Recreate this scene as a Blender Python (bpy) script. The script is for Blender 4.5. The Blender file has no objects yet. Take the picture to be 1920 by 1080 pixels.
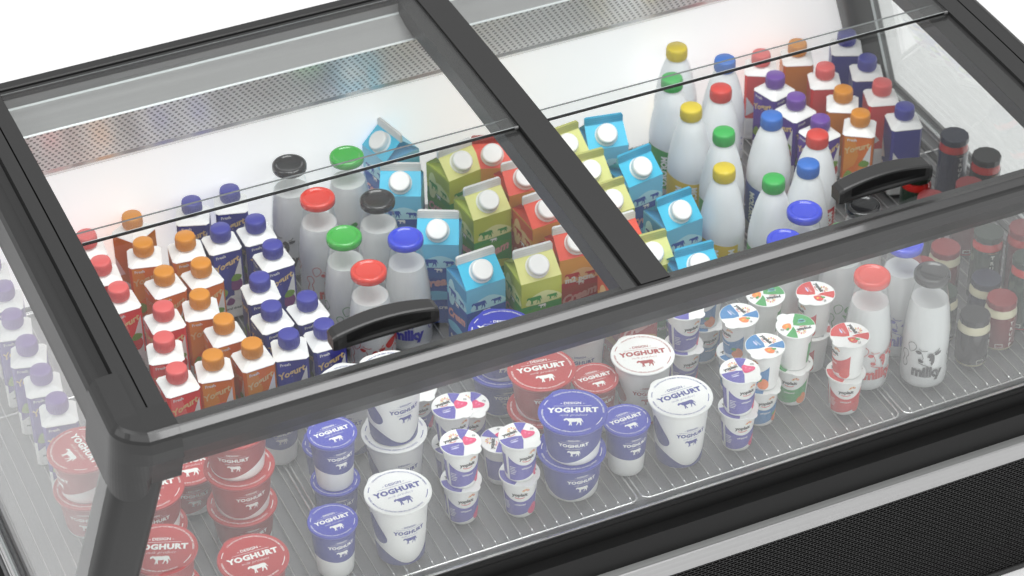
import bpy, math, random
from math import sin, cos, pi, radians, sqrt, atan2
from mathutils import Vector, Matrix
from mathutils.geometry import tessellate_polygon
random.seed(7)
sc = bpy.context.scene
COL = sc.collection

# ------------------------------------------------------------------ materials
def srgb(c):
    c = c.lstrip('#'); v = [int(c[i:i+2], 16)/255 for i in (0, 2, 4)]
    return tuple((x/12.92 if x <= .04045 else ((x+.055)/1.055)**2.4) for x in v) + (1,)
MATS = {}
def mat(name, col, rough=.4, metal=0., spec=.5, coat=0., bump=None, noise=None, trans=0.):
    if name in MATS: return MATS[name]
    m = bpy.data.materials.new(name); m.use_nodes = True
    nt = m.node_tree; b = nt.nodes['Principled BSDF']
    c = srgb(col) if isinstance(col, str) else (*col, 1)
    b.inputs['Base Color'].default_value = c
    b.inputs['Roughness'].default_value = rough
    b.inputs['Metallic'].default_value = metal
    b.inputs['Specular IOR Level'].default_value = spec
    b.inputs['Coat Weight'].default_value = coat
    if bump or noise:
        tc = nt.nodes.new('ShaderNodeTexCoord'); nz = nt.nodes.new('ShaderNodeTexNoise')
        mp = nt.nodes.new('ShaderNodeMapping')
        nt.links.new(tc.outputs['Object'], mp.inputs[0]); nt.links.new(mp.outputs[0], nz.inputs['Vector'])
        if bump:
            nz.inputs['Scale'].default_value = bump[0]; mp.inputs['Scale'].default_value = bump[2] if len(bump) > 2 else (1, 1, 1)
            bp = nt.nodes.new('ShaderNodeBump'); bp.inputs['Strength'].default_value = bump[1]; bp.inputs['Distance'].default_value = .001
            nt.links.new(nz.outputs['Fac'], bp.inputs['Height']); nt.links.new(bp.outputs[0], b.inputs['Normal'])
        if noise:
            nz.inputs['Scale'].default_value = noise[0]; mp.inputs['Scale'].default_value = noise[2]
            mr = nt.nodes.new('ShaderNodeMapRange'); mr.inputs['To Min'].default_value = rough*(1-noise[1]); mr.inputs['To Max'].default_value = rough*(1+noise[1])
            nt.links.new(nz.outputs['Fac'], mr.inputs[0]); nt.links.new(mr.outputs[0], b.inputs['Roughness'])
            mx = nt.nodes.new('ShaderNodeMix'); mx.data_type = 'RGBA'
            mx.inputs['A'].default_value = tuple(x*(1-noise[1]*.5) for x in c[:3])+(1,); mx.inputs['B'].default_value = tuple(min(1, x*(1+noise[1]*.5)) for x in c[:3])+(1,)
            nt.links.new(nz.outputs['Fac'], mx.inputs['Factor']); nt.links.new(mx.outputs['Result'], b.inputs['Base Color'])
    MATS[name] = m; return m
def glass_mat(name, tint, ior=1.45, base=0., rough=0.0):
    m = bpy.data.materials.new(name); m.use_nodes = True; nt = m.node_tree
    for n in list(nt.nodes): nt.nodes.remove(n)
    out = nt.nodes.new('ShaderNodeOutputMaterial'); tr = nt.nodes.new('ShaderNodeBsdfTransparent'); gl = nt.nodes.new('ShaderNodeBsdfGlossy')
    mx = nt.nodes.new('ShaderNodeMixShader'); fr = nt.nodes.new('ShaderNodeFresnel')
    tr.inputs[0].default_value = (*tint, 1); gl.inputs[0].default_value = (1, 1, 1, 1); gl.inputs['Roughness'].default_value = rough
    geo = nt.nodes.new('ShaderNodeNewGeometry')
    # same index of refraction seen from either side of a thin sheet
    mi = nt.nodes.new('ShaderNodeMix'); mi.data_type = 'FLOAT'; mi.inputs['A'].default_value = ior; mi.inputs['B'].default_value = 1/ior
    nt.links.new(geo.outputs['Backfacing'], mi.inputs['Factor']); nt.links.new(mi.outputs['Result'], fr.inputs['IOR'])
    inv = nt.nodes.new('ShaderNodeMath'); inv.operation = 'ADD'; inv.inputs[1].default_value = base; inv.use_clamp = True
    nt.links.new(fr.outputs[0], inv.inputs[0]); nt.links.new(inv.outputs[0], mx.inputs[0])
    nt.links.new(tr.outputs[0], mx.inputs[1]); nt.links.new(gl.outputs[0], mx.inputs[2]); nt.links.new(mx.outputs[0], out.inputs[0])
    MATS[name] = m; return m
FRAME = mat('frame_plastic', (.019, .019, .019), .36, bump=(900, .12), spec=.5)
BASE = mat('base_plastic', (.009, .009, .009), .46, spec=.2)
GLOSSY_RAIL = mat('inner_rail_gloss', (.016, .016, .016), .42)
SLOT = mat('seal_black', (.004, .004, .004), .6, spec=.2)
HANDLE = mat('handle_plastic', (.022, .022, .022), .34, spec=.5)
SCOOP = mat('handle_scoop', (.005, .005, .005), .3, spec=.25)
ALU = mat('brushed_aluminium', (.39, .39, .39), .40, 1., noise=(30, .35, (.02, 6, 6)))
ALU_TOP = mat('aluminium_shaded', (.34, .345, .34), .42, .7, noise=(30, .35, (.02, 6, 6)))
HOUSING = mat('grey_housing', (.27, .27, .27), .3, .3, noise=(14, .25, (.12, 5, 5)))
STEEL = mat('tray_steel', (.21, .21, .215), .38, .5, noise=(5, .10, (1, 1, 1)))
WIRE = mat('wire_chrome', (.74, .74, .74), .22, .8)
WIRE_D = mat('wire_dull', (.46, .46, .46), .34, .7)
WALL = mat('liner_added_glow', (.90, .90, .90), .45)
wb = WALL.node_tree.nodes['Principled BSDF']; wb.inputs['Emission Color'].default_value = (1, 1, 1, 1); wb.inputs['Emission Strength'].default_value = .52   # glow added to brighten the white back wall evenly, not a lamp
GLASS = glass_mat('pane_glass', (.985, .992, .988))
FGLASS = glass_mat('low_e_glass', (.955, .965, .96), 1.45, .032)
GLASS_EDGE = mat('pane_edge', (.05, .06, .06), .15)
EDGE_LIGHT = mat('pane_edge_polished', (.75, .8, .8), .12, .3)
BOTTLE = glass_mat('bottle_glass', (.97, .98, .98), 1.4)
MILK = mat('milk_white', (.78, .78, .785), .35)
WHITE = mat('white_plastic', (.87, .87, .86), .33, bump=(70, .3))
PAPER = mat('white_card', (.88, .88, .87), .42, bump=(45, .5))
HDPE = mat('milky_plastic', (.84, .86, .88), .30, bump=(40, .2))
hb_ = HDPE.node_tree.nodes['Principled BSDF']; hb_.inputs['Subsurface Weight'].default_value = .35; hb_.inputs['Subsurface Radius'].default_value = (.010, .010, .011); hb_.inputs['Subsurface Scale'].default_value = 1.
BLUE = mat('yoghurt_blue', '#2b35b0', .30, bump=(70, .35))
REDP = mat('yoghurt_red', '#b41f22', .30, bump=(70, .35))
BLUEB = mat('yoghurt_blue_body', '#262f8c', .38)
REDB = mat('yoghurt_red_body', '#9c1d20', .38)
PRINTW = mat('white_print', (.9, .9, .88), .5)
PRINTB = mat('blue_print', '#2c358f', .5)
PRINTR = mat('red_print', '#a32626', .5)
INK = mat('dark_ink', '#1b1b1d', .5)
GREY_INK = mat('grey_ink', '#3c3c3e', .5)
GOLD = mat('gold_script', '#e6c68c', .5)
PINKS = mat('pink_script', '#e3a7a2', .5)
YELLOW = mat('yellow_ink', '#e8b923', .5)

def hexpaint(name, col, rough=.35): return mat(name, col, rough)

def perforated():
    m = bpy.data.materials.new('perforated_metal'); m.use_nodes = True; nt = m.node_tree; b = nt.nodes['Principled BSDF']
    L = nt.links.new
    tc = nt.nodes.new('ShaderNodeUVMap'); tc.uv_map = 'UVMap'
    sx = nt.nodes.new('ShaderNodeSeparateXYZ'); L(tc.outputs[0], sx.inputs[0])
    def math_(op, a, bv=None, c=None):
        n = nt.nodes.new('ShaderNodeMath'); n.operation = op
        for i, v in enumerate((a, bv, c)):
            if v is None: continue
            if isinstance(v, (int, float)): n.inputs[i].default_value = v
            else: L(v, n.inputs[i])
        return n.outputs[0]
    P = .0105; Q = P*.866
    v = math_('DIVIDE', sx.outputs[1], Q); row = math_('FLOOR', v); fv = math_('SUBTRACT', math_('FRACT', v), .5)
    off = math_('MULTIPLY', math_('MODULO', row, 2.), .5)
    u = math_('ADD', math_('DIVIDE', sx.outputs[0], P), off); fu = math_('SUBTRACT', math_('FRACT', u), .5)
    d = math_('SQRT', math_('ADD', math_('POWER', math_('ABSOLUTE', fu), 2.), math_('POWER', math_('ABSOLUTE', math_('MULTIPLY', fv, .866)), 2.)))
    h = math_('LESS_THAN', d, .25)
    mx = nt.nodes.new('ShaderNodeMix'); mx.data_type = 'RGBA'; mx.inputs['A'].default_value = (.95, .94, .93, 1); mx.inputs['B'].default_value = (.13, .13, .13, 1)
    L(h, mx.inputs['Factor']); L(mx.outputs['Result'], b.inputs['Base Color'])
    me = math_('MULTIPLY', math_('SUBTRACT', 1., h), .72); L(me, b.inputs['Metallic'])
    b.inputs['Roughness'].default_value = .28
    MATS['perforated_metal'] = m; return m
PERF = perforated()
def grille():
    m = bpy.data.materials.new('grille_mesh'); m.use_nodes = True; nt = m.node_tree; b = nt.nodes['Principled BSDF']; L = nt.links.new
    uv = nt.nodes.new('ShaderNodeUVMap'); uv.uv_map = 'UVMap'
    br = nt.nodes.new('ShaderNodeTexBrick'); L(uv.outputs[0], br.inputs['Vector'])
    br.offset = .5; br.inputs['Scale'].default_value = 1.
    br.inputs['Brick Width'].default_value = .0122; br.inputs['Row Height'].default_value = .0046; br.inputs['Mortar Size'].default_value = .00085; br.inputs['Mortar Smooth'].default_value = .1
    br.inputs['Color1'].default_value = (.0015, .0015, .0015, 1); br.inputs['Color2'].default_value = (.0015, .0015, .0015, 1); br.inputs['Mortar'].default_value = (.020, .020, .020, 1)
    L(br.outputs['Color'], b.inputs['Base Color']); b.inputs['Roughness'].default_value = .6
    sp = nt.nodes.new('ShaderNodeMath'); sp.operation = 'MULTIPLY'; L(br.outputs['Fac'], sp.inputs[0]); sp.inputs[1].default_value = .35; L(sp.outputs[0], b.inputs['Specular IOR Level'])
    bp = nt.nodes.new('ShaderNodeBump'); bp.inputs['Strength'].default_value = .6; bp.inputs['Distance'].default_value = .002; L(br.outputs['Fac'], bp.inputs['Height']); L(bp.outputs[0], b.inputs['Normal'])
    MATS['grille_mesh'] = m; return m
GRILLE = grille()

# ------------------------------------------------------------------ mesh builder
class MB:
    def __init__(s): s.v = []; s.f = []; s.mi = []; s.sm = []; s.mats = []; s.uv = {}
    def m(s, mt):
        if mt not in s.mats: s.mats.append(mt)
        return s.mats.index(mt)
    def add(s, vs, fs, mt, smooth=False, uvs=None):
        o = len(s.v); s.v += [tuple(p) for p in vs]; k = s.m(mt)
        for i, f in enumerate(fs):
            if uvs: s.uv[len(s.f)] = [uvs[j] for j in f]
            s.f.append([o+j for j in f]); s.mi.append(k); s.sm.append(smooth)
    def lathe(s, prof, mt, seg=40, cap_bottom=True, cap_top=True, smooth=True, c=(0, 0)):
        vs = []; fs = []
        for r, z in prof:
            for i in range(seg): a = 2*pi*i/seg; vs.append((c[0]+r*cos(a), c[1]+r*sin(a), z))
        for k in range(len(prof)-1):
            for i in range(seg):
                j = (i+1) % seg; fs.append((k*seg+i, k*seg+j, (k+1)*seg+j, (k+1)*seg+i))
        s.add(vs, fs, mt, smooth)
        n = len(prof)-1
        if cap_bottom and prof[0][0] > 1e-4: s.add([vs[i] for i in range(seg)], [tuple(range(seg-1, -1, -1))], mt)
        if cap_top and prof[n][0] > 1e-4: s.add([vs[n*seg+i] for i in range(seg)], [tuple(range(seg))], mt)
    def loft(s, rings, mt, smooth=False, close=True, caps=True, uvf=None):
        n = len(rings[0]); vs = [p for r in rings for p in r]; fs = []; 
        for k in range(len(rings)-1):
            for i in range(n if close else n-1):
                j = (i+1) % n; fs.append((k*n+i, k*n+j, (k+1)*n+j, (k+1)*n+i))
        s.add(vs, fs, mt, smooth)
        if caps and close:
            s.add(rings[0], [tuple(range(n-1, -1, -1))], mt); s.add(rings[-1], [tuple(range(n))], mt)
    def box(s, a, b, mt, bev=0.):
        x0, y0, z0 = a; x1, y1, z1 = b
        if bev <= 0:
            s.add([(x0,y0,z0),(x1,y0,z0),(x1,y1,z0),(x0,y1,z0),(x0,y0,z1),(x1,y0,z1),(x1,y1,z1),(x0,y1,z1)],
                  [(3,2,1,0),(4,5,6,7),(0,1,5,4),(1,2,6,5),(2,3,7,6),(3,0,4,7)], mt)
        else:
            R = [[(x0+i, y0+i), (x1-i, y0+i), (x1-i, y1-i), (x0+i, y1-i)] for i in (bev, 0)]
            def rr(e):  # octagon-ish ring
                w = max(bev-e, .0) ; 
                return [(x0+e+w, y0+e), (x1-e-w, y0+e), (x1-e, y0+e+w), (x1-e, y1-e-w), (x1-e-w, y1-e), (x0+e+w, y1-e), (x0+e, y1-e-w), (x0+e, y0+e+w)]
            rings = [[(x, y, z0) for x, y in rr(bev*.7)], [(x, y, z0+bev) for x, y in rr(0)], [(x, y, z1-bev) for x, y in rr(0)], [(x, y, z1) for x, y in rr(bev*.7)]]
            s.loft(rings, mt)
    def rod(s, p, q, r, mt, seg=6, caps=True):
        p = Vector(p); q = Vector(q); d = (q-p).normalized(); a = d.orthogonal().normalized(); b = d.cross(a)
        rings = [[tuple(o+a*r*cos(2*pi*i/seg)+b*r*sin(2*pi*i/seg)) for i in range(seg)] for o in (p, q)]
        s.loft(rings, mt, smooth=True, caps=caps)
    def tube(s, pts, r, mt, seg=6):
        for a, b in zip(pts[:-1], pts[1:]): s.rod(a, b, r, mt, seg)
    def mesh(s, name):
        me = bpy.data.meshes.new(name); me.from_pydata(s.v, [], s.f)
        for mt in s.mats: me.materials.append(mt)
        for i, p in enumerate(me.polygons): p.material_index = s.mi[i]; p.use_smooth = s.sm[i]
        if s.uv:
            ul = me.uv_layers.new(name='UVMap')
            for i, p in enumerate(me.polygons):
                if i in s.uv:
                    for k, li in enumerate(p.loop_indices): ul.data[li].uv = s.uv[i][k]
        me.update(); return me
    def build(s, name, parent=None):
        o = bpy.data.objects.new(name, s.mesh(name)); COL.objects.link(o); o.parent = parent
        return o
def empty(name, loc=(0, 0, 0), rz=0):
    o = bpy.data.objects.new(name, None); COL.objects.link(o); o.location = loc; o.rotation_euler = (0, 0, rz); o.empty_display_size = .03
    return o
def tag(o, label, cat, group=None):
    o['label'] = label; o['category'] = cat
    if group: o['group'] = group
    return o
KIDS = {}
def kids(o): return [c for c in bpy.data.objects if c.parent is o]
def copy_tree(o, parent=None):
    c = o.copy(); COL.objects.link(c); c.parent = parent
    for ch in kids(o): copy_tree(ch, c)
    return c

# ------------------------------------------------------------------ 2D art
TXT = {}
def text2d(s, size, bold=0., shear=0., space=1.):
    key = (s, bold, shear, space)
    if key not in TXT:
        cu = bpy.data.curves.new('t', 'FONT'); cu.body = s; cu.size = 1; cu.align_x = 'CENTER'; cu.shear = shear; cu.offset = bold; cu.space_character = space
        cu.resolution_u = 2; cu.fill_mode = 'FRONT'
        ob = bpy.data.objects.new('t', cu); COL.objects.link(ob)
        dg = bpy.context.evaluated_depsgraph_get(); ev = ob.evaluated_get(dg); me = ev.to_mesh()
        vs = [(v.co.x, v.co.y) for v in me.vertices]; fs = [tuple(p.vertices) for p in me.polygons if p.normal.z != 0 or True]
        ev.to_mesh_clear(); bpy.data.objects.remove(ob); bpy.data.curves.remove(cu)
        TXT[key] = (vs, fs)
    vs, fs = TXT[key]
    return [(x*size, y*size) for x, y in vs], fs
def width2d(vs): return max(v[0] for v in vs)-min(v[0] for v in vs)
def fit_text(s, w, bold=0., shear=0., space=1.):
    vs, fs = text2d(s, 1, bold, shear, space); k = w/max(1e-6, width2d(vs)); cx = (max(v[0] for v in vs)+min(v[0] for v in vs))/2
    return [((x-cx)*k, y*k) for x, y in vs], fs
def poly2d(pts):
    tri = tessellate_polygon([[Vector((x, y, 0)) for x, y in pts]])
    out = []
    for t in tri:
        a, b, c = [pts[i] for i in t]
        out.append(tuple(t) if (b[0]-a[0])*(c[1]-a[1])-(b[1]-a[1])*(c[0]-a[0]) > 0 else (t[0], t[2], t[1]))
    return list(pts), out
def ribbon(pts, w, closed=False):
    n = len(pts); vs = []; fs = []
    for i in range(n):
        a = pts[(i-1) % n] if (closed or i > 0) else pts[i]; b = pts[(i+1) % n] if (closed or i < n-1) else pts[i]
        d = Vector((b[0]-a[0], b[1]-a[1])); d.normalize() if d.length else None
        vs += [(pts[i][0]-d.y*w/2, pts[i][1]+d.x*w/2), (pts[i][0]+d.y*w/2, pts[i][1]-d.x*w/2)]
    for i in range(n if closed else n-1):
        j = (i+1) % n; fs.append((2*i, 2*i+1, 2*j+1, 2*j))
    return vs, fs
def smooth_loop(pts, n=6):
    out = []; N = len(pts)
    for i in range(N):
        p0, p1, p2, p3 = [Vector(pts[(i+k-1) % N]) for k in range(4)]
        for j in range(n):
            t = j/n
            out.append(tuple(.5*((2*p1)+(p2-p0)*t+(2*p0-5*p1+4*p2-p3)*t*t+(3*p1-p0-3*p2+p3)*t**3)))
    return out
def tf(art, dx=0, dy=0, k=1, rot=0, kx=1):
    vs, fs = art; c, s = cos(rot), sin(rot)
    return [((x*k*kx*c-y*k*s)+dx, (x*k*kx*s+y*k*c)+dy) for x, y in vs], fs
def ellipse(a, b, n=16, cx=0, cy=0, rot=0):
    return [(cx+a*cos(2*pi*i/n)*cos(rot)-b*sin(2*pi*i/n)*sin(rot), cy+a*cos(2*pi*i/n)*sin(rot)+b*sin(2*pi*i/n)*cos(rot)) for i in range(n)]
COW = poly2d([(-1.0,.28),(-.93,.42),(-.80,.48),(-.76,.56),(-.70,.48),(-.55,.46),(-.3,.48),(.1,.46),(.5,.50),(.72,.46),(.80,.34),(.86,.05),(.95,-.12),(.88,-.16),(.78,.02),(.74,.12),
              (.70,-.02),(.74,-.3),(.70,-.58),(.60,-.58),(.60,-.34),(.48,-.12),(.40,-.30),(.28,-.56),(.18,-.56),(.30,-.28),(.30,-.02),(.0,-.08),(-.22,-.06),
              (-.24,-.30),(-.20,-.58),(-.32,-.58),(-.36,-.30),(-.42,-.58),(-.54,-.58),(-.46,-.28),(-.46,-.02),(-.58,.08),(-.66,.24),(-.78,.24),(-.88,.14),(-.98,.16)])
def split_art(art, mx):
    vs = list(art[0]); out = []; st = []
    for f in art[1]:
        for k in range(1, len(f)-1): st.append((f[0], f[k], f[k+1]))
    while st:
        a, b, c = st.pop(); L = [abs(vs[a][0]-vs[b][0]), abs(vs[b][0]-vs[c][0]), abs(vs[c][0]-vs[a][0])]; m = max(L)
        if m <= mx: out.append((a, b, c)); continue
        k = L.index(m); a, b, c = ((a, b, c), (b, c, a), (c, a, b))[k]
        vs.append(((vs[a][0]+vs[b][0])/2, (vs[a][1]+vs[b][1])/2)); n = len(vs)-1
        st += [(a, n, c), (n, b, c)]
    return vs, out
def flat(mb, art, z, mt, rot=0, dx=0, dy=0):
    vs, fs = tf(art, dx, dy, 1, rot); mb.add([(x, y, z) for x, y in vs], fs, mt)
def wrap(mb, art, R, z0, mt, eps=.0004, phi=-pi/2):
    """art (u right, v up) onto a surface of revolution of radius R(z), centred at angle phi"""
    vs, fs = split_art(art, .006); out = []
    for u, v in vs:
        z = z0+v; r = R(z)+eps; a = phi+u/R(z0); out.append((r*cos(a), r*sin(a), z))
    mb.add(out, fs, mt)
def band(mb, R, zlo, zhi, a0, a1, mt, n=48, m=4, eps=.0003, full=False):
    vs = []; fs = []
    for i in range(n+1):
        a = a0+(a1-a0)*i/n; l, h = zlo(a), zhi(a)
        for j in range(m+1):
            z = l+(max(h, l)-l)*j/m; r = R(z)+eps; vs.append((r*cos(a), r*sin(a), z))
    for i in range(n):
        for j in range(m): k = i*(m+1)+j; fs.append((k, k+m+1, k+m+2, k+1))
    mb.add(vs, fs, mt, True)
def bend(art, R, a0):
    """bend text baseline around a circle, a0 = centre angle, letters' tops outward"""
    vs, fs = art
    return [((R+y)*cos(a0-x/R), (R+y)*sin(a0-x/R)) for x, y in vs], fs

# ------------------------------------------------------------------ products
def lid_art(mb, z, r, ink):
    k = r/.05
    flat(mb, fit_text('YOGHURT', .073*k, .055, 0, 1.08), z, ink, 0, 0, -.001*k)
    flat(mb, fit_text('- DESIGN -', .034*k, .02), z, ink, 0, 0, .0165*k)
    flat(mb, poly2d([(-.027*k, .0125*k), (.027*k, .0125*k), (.027*k, .0131*k), (-.027*k, .0131*k)]), z, ink)
    flat(mb, fit_text('milk product', .040*k, -.012, .45, 1.1), z, ink, 0, .001*k, -.0095*k)
    flat(mb, tf(COW, .001*k, -.0215*k, .0145*k), z, ink)
    R = .0425*k
    for a, s in ((radians(62), 'COLLECTION OF THE BEST PRODUCTS OF ECONOMY DESIGN'), (radians(238), 'COLLECTION OF THE BEST PRODUCTS OF ECONOMY DESIGN')):
        flat(mb, bend(fit_text(s, .098*k, .02), R, a), z, ink)
    for a0, a1 in ((143, 163), (318, 345)):
        flat(mb, ribbon([(R*1.02*cos(radians(a)), R*1.02*sin(radians(a))) for a in range(a0, a1, 4)], .0011*k), z, ink)
def lid_mesh(r, h, body_m, ink, tabs=0, flat_top=True):
    mb = MB(); seg = 56
    prof = [(r*.93, -.004), (r*.985, -.0035), (r, -.0015), (r, 0), (r*.985, .0012), (r*.95, .0010), (r*.94, .0006), (.0, .0006)]
    def ring(rr, z):
        out = []
        for i in range(seg):
            a = 2*pi*i/seg; q = rr
            if rr > r*.98:
                d = abs((a-tabs+pi) % (2*pi)-pi)
                if d < .26: q += .0035*(1-(d/.26)**4)
            out.append((q*cos(a), q*sin(a), z+h))
        return out
    mb.loft([ring(a, z) for a, z in prof[:-1]], body_m, smooth=True, caps=False)
    mb.add(ring(r*.94, .0006), [tuple(range(seg))], body_m)
    lid_art(mb, h+.0009, r, ink)
    return mb
def cup_side_art(mb, R, zc, k, ink):
    wrap(mb, fit_text('YOGHURT', .048*k, .050, 0, 1.08), R, zc, ink)
    wrap(mb, fit_text('- DESIGN -', .024*k, .02), R, zc+.0125*k, ink)
    wrap(mb, poly2d([(-.020*k, .0095*k), (-.010*k, .0095*k), (0, .0095*k), (.010*k, .0095*k), (.020*k, .0095*k), (.020*k, .0099*k), (.010*k, .0099*k), (0, .0099*k), (-.010*k, .0099*k), (-.020*k, .0099*k)]), R, zc, ink)
    wrap(mb, fit_text('milk product', .026*k, -.012, .45), R, zc-.0055*k, ink)
    wrap(mb, tf(COW, .001*k, -.0135*k, .0112*k), R, zc, ink)
def cup(kind, colour):
    """kinds: wide, tall, large"""
    root = empty({'wide': 'wide_yoghurt_tub', 'tall': 'tall_yoghurt_cup', 'large': 'large_yoghurt_pot'}[kind])
    rl, rt, rb, h = dict(wide=(.0515, .0465, .0385, .073), tall=(.0365, .0330, .0265, .091), large=(.0490, .0440, .0345, .115))[kind]
    R = lambda z: rb+(rt-rb)*max(0., min(1., z/h))
    b = MB()
    if kind == 'large': body_m, lid_m = WHITE, WHITE; ink = PRINTB if colour == 'blue' else PRINTR
    else: body_m, lid_m = (BLUEB, BLUE) if colour == 'blue' else (REDB, REDP); ink = PRINTW
    prof = [(rb*.9, .0012), (rb*.96, 0), (rb, .0015)]+[(R(h*t), h*t) for t in (.1, .3, .5, .7, .9)]+[(rt, h-.006)]
    base_m = WHITE
    b.lathe(prof, base_m if kind != 'large' else body_m, 56, cap_top=False)
    if kind == 'wide':
        # coloured sleeve whose lower edge sweeps down, leaving a white crescent
        lo = lambda a: .006+.012*(1-cos((a+pi/2)))*.5 if True else 0
        band(b, R, lambda a: .0080+.019*(1-cos(1.0*(a+pi/2+.35)))+.0035*sin(2*(a+pi/2)), lambda a: h-.006, -pi, pi, body_m, 72)
        cup_side_art(b, R, .040, .95, ink)
    elif kind == 'tall':
        band(b, R, lambda a: .036+.0022*sin(2*a+1.2), lambda a: h-.006, -pi, pi, body_m, 64)
        cup_side_art(b, R, .062, .86, ink)
    else:
        vee = lambda a: .034-.028*max(0, cos(a+pi/2-.0))**2.2*1.0
        band(b, R, lambda a: .002, vee, -pi, pi, ink if colour == 'red' else mat('band_blue', '#2a3180', .4), 72)
        bm = ink if colour == 'red' else mat('band_blue', '#2a3180', .4)
        wrap(b, poly2d(smooth_loop([(-.052, .094), (-.040, .078), (-.030, .056), (-.033, .045), (-.043, .043), (-.053, .052), (-.060, .075)])), R, 0, bm, .0007)
        wrap(b, poly2d(smooth_loop([(.052, .094), (.044, .078), (.042, .056), (.047, .045), (.056, .043), (.064, .052), (.066, .075)])), R, 0, bm, .0007)
        cup_side_art(b, R, .066, 1.0, ink)
    b.build('cup_body', root)
    lid_mesh(rl, h-.0015, lid_m, ink, tabs=radians(115)).build('foil_lid', root)
    return root, h
FL = {}
def small_cup(colour):
    root = empty('fruit_yoghurt_cup'); rl, rt, rb, h = .0305, .0272, .0215, .0715
    cc = dict(purple='#5048a8', blue='#1f78b4', green='#2f9a4a', red='#cf2b2b')[colour]; fr = dict(purple='#e0246c', blue='#ee7a2c', green='#ef8630', red='#d8382c')[colour]
    cm = mat('panel_'+colour, cc, .45); fm = mat('fruit_'+colour, fr, .45); leaf = mat('leaf_green', '#3c9a3c', .5)
    R = lambda z: rb+(rt-rb)*max(0, min(1, z/h)); b = MB()
    b.lathe([(rb*.9, .001), (rb*.96, 0), (rb, .0015)]+[(R(h*t), h*t) for t in (.1, .3, .5, .7, .9)]+[(rt, h-.004)], WHITE, 44, cap_top=False)
    # coloured panel with a swooping upper edge and a rising lower edge
    a0, a1 = -pi/2-1.15, -pi/2+1.25
    band(b, R, lambda a: .004+.013*max(0, (a-a0)/(a1-a0))**2, lambda a: .050-.016*max(0, sin(min(1, max(0, (a-a0)/(a1-a0)))*pi))**.8, a0, a1, cm, 32)
    band(b, R, lambda a: .010, lambda a: .050, -pi/2-2.5, -pi/2-1.35, cm, 12)
    for i in range(5): wrap(b, poly2d([(-.023, .0165+i*.0034), (-.016+.001*(i % 3), .0165+i*.0034), (-.016+.001*(i % 3), .0175+i*.0034), (-.023, .0175+i*.0034)]), R, 0, PRINTW, .0007)
    wrap(b, fit_text('yoplait', .0235, .045), R, .046, INK, .0006)
    wrap(b, ribbon([(.0075*cos(radians(t)), .0035*sin(radians(t))-.001) for t in range(200, 341, 14)], .0012), R, .046, mat('logo_red', '#d22a2a', .5), .0006)
    for i, a in enumerate(range(20, 161, 28)):
        wrap(b, tf(poly2d([(.0022, -.0004), (.0056, -.0009), (.0060, .0009), (.0022, .0004)]), 0, 0, 1, radians(a)), R, .054, YELLOW if i % 2 else mat('logo_red', '#d22a2a', .5), .0006) if False else \
        wrap(b, tf(poly2d([(.0022, -.0004), (.0056, -.0009), (.0060, .0009), (.0022, .0004)]), .009, .0075, 1, radians(a)), R, .047, YELLOW if i % 2 else mat('logo_red', '#d22a2a', .5), .0006)
    wrap(b, fit_text('whipped', .016, .02), R, .027, PRINTW, .0008)
    wrap(b, poly2d(smooth_loop([(.014, .006), (.022, .004), (.027, .010), (.026, .020), (.020, .026), (.015, .020), (.011, .013)], 4)), R, 0, fm, .0009)
    if colour in ('green', 'blue'): wrap(b, poly2d(smooth_loop([(.010, .022), (.014, .026), (.018, .024), (.015, .019)], 3)), R, 0, leaf, .0011)
    b.build('cup_body', root)
    # lid
    l = MB(); seg = 44; tab = radians(-62)
    def ring(rr, z, t=1.):
        out = []
        for i in range(seg):
            a = 2*pi*i/seg; q = rr; d = abs((a-tab+pi) % (2*pi)-pi)
            if t and d < .34: q += .0055*t*(1-(d/.34)**3)
            out.append((q*cos(a), q*sin(a), h+z))
        return out
    l.loft([ring(rl*.95, -.0035, 0), ring(rl, -.0028, .0), ring(rl, -.0008), ring(rl*.99, 0)], WHITE, smooth=True, caps=False)
    l.add(ring(rl*.99, 0), [tuple(range(seg))], WHITE)
    z = h+.0004
    def sector(a0, a1, r0, r1, bulge=0):
        pts = [(r1*cos(radians(a)), r1*sin(radians(a))) for a in range(a0, a1+1, 6)]
        return pts
    left = [(rl*.96*cos(radians(a)), rl*.96*sin(radians(a))) for a in range(172, 262, 6)]
    flat(l, poly2d(left+[(.001, -.012), (.003, -.002), (-.006, .0015), (-.018, .003)]), z, cm)
    top = [(rl*.96*cos(radians(a)), rl*.96*sin(radians(a))) for a in range(44, 86, 6)]
    flat(l, poly2d(top+[(.003, .010), (.0045, .001), (.010, .009)]), z, cm)
    z2 = z+.0003
    flat(l, tf(fit_text('yoplait', .0235, .045), -.0105, .0078, 1, radians(2)), z2, INK)
    flat(l, ribbon([(-.010+.006*cos(radians(t)), .0068+.003*sin(radians(t))) for t in range(200, 341, 14)], .0010), z2, mat('logo_red', '#d22a2a', .5))
    for i, a in enumerate(range(0, 181, 36)):
        flat(l, tf(poly2d([(.0030, -.0004), (.0072, -.0010), (.0076, .0010), (.0030, .0004)]), -.0045, .0148, 1, radians(a)), z2, YELLOW if i % 2 else mat('logo_red', '#d22a2a', .5))
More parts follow.
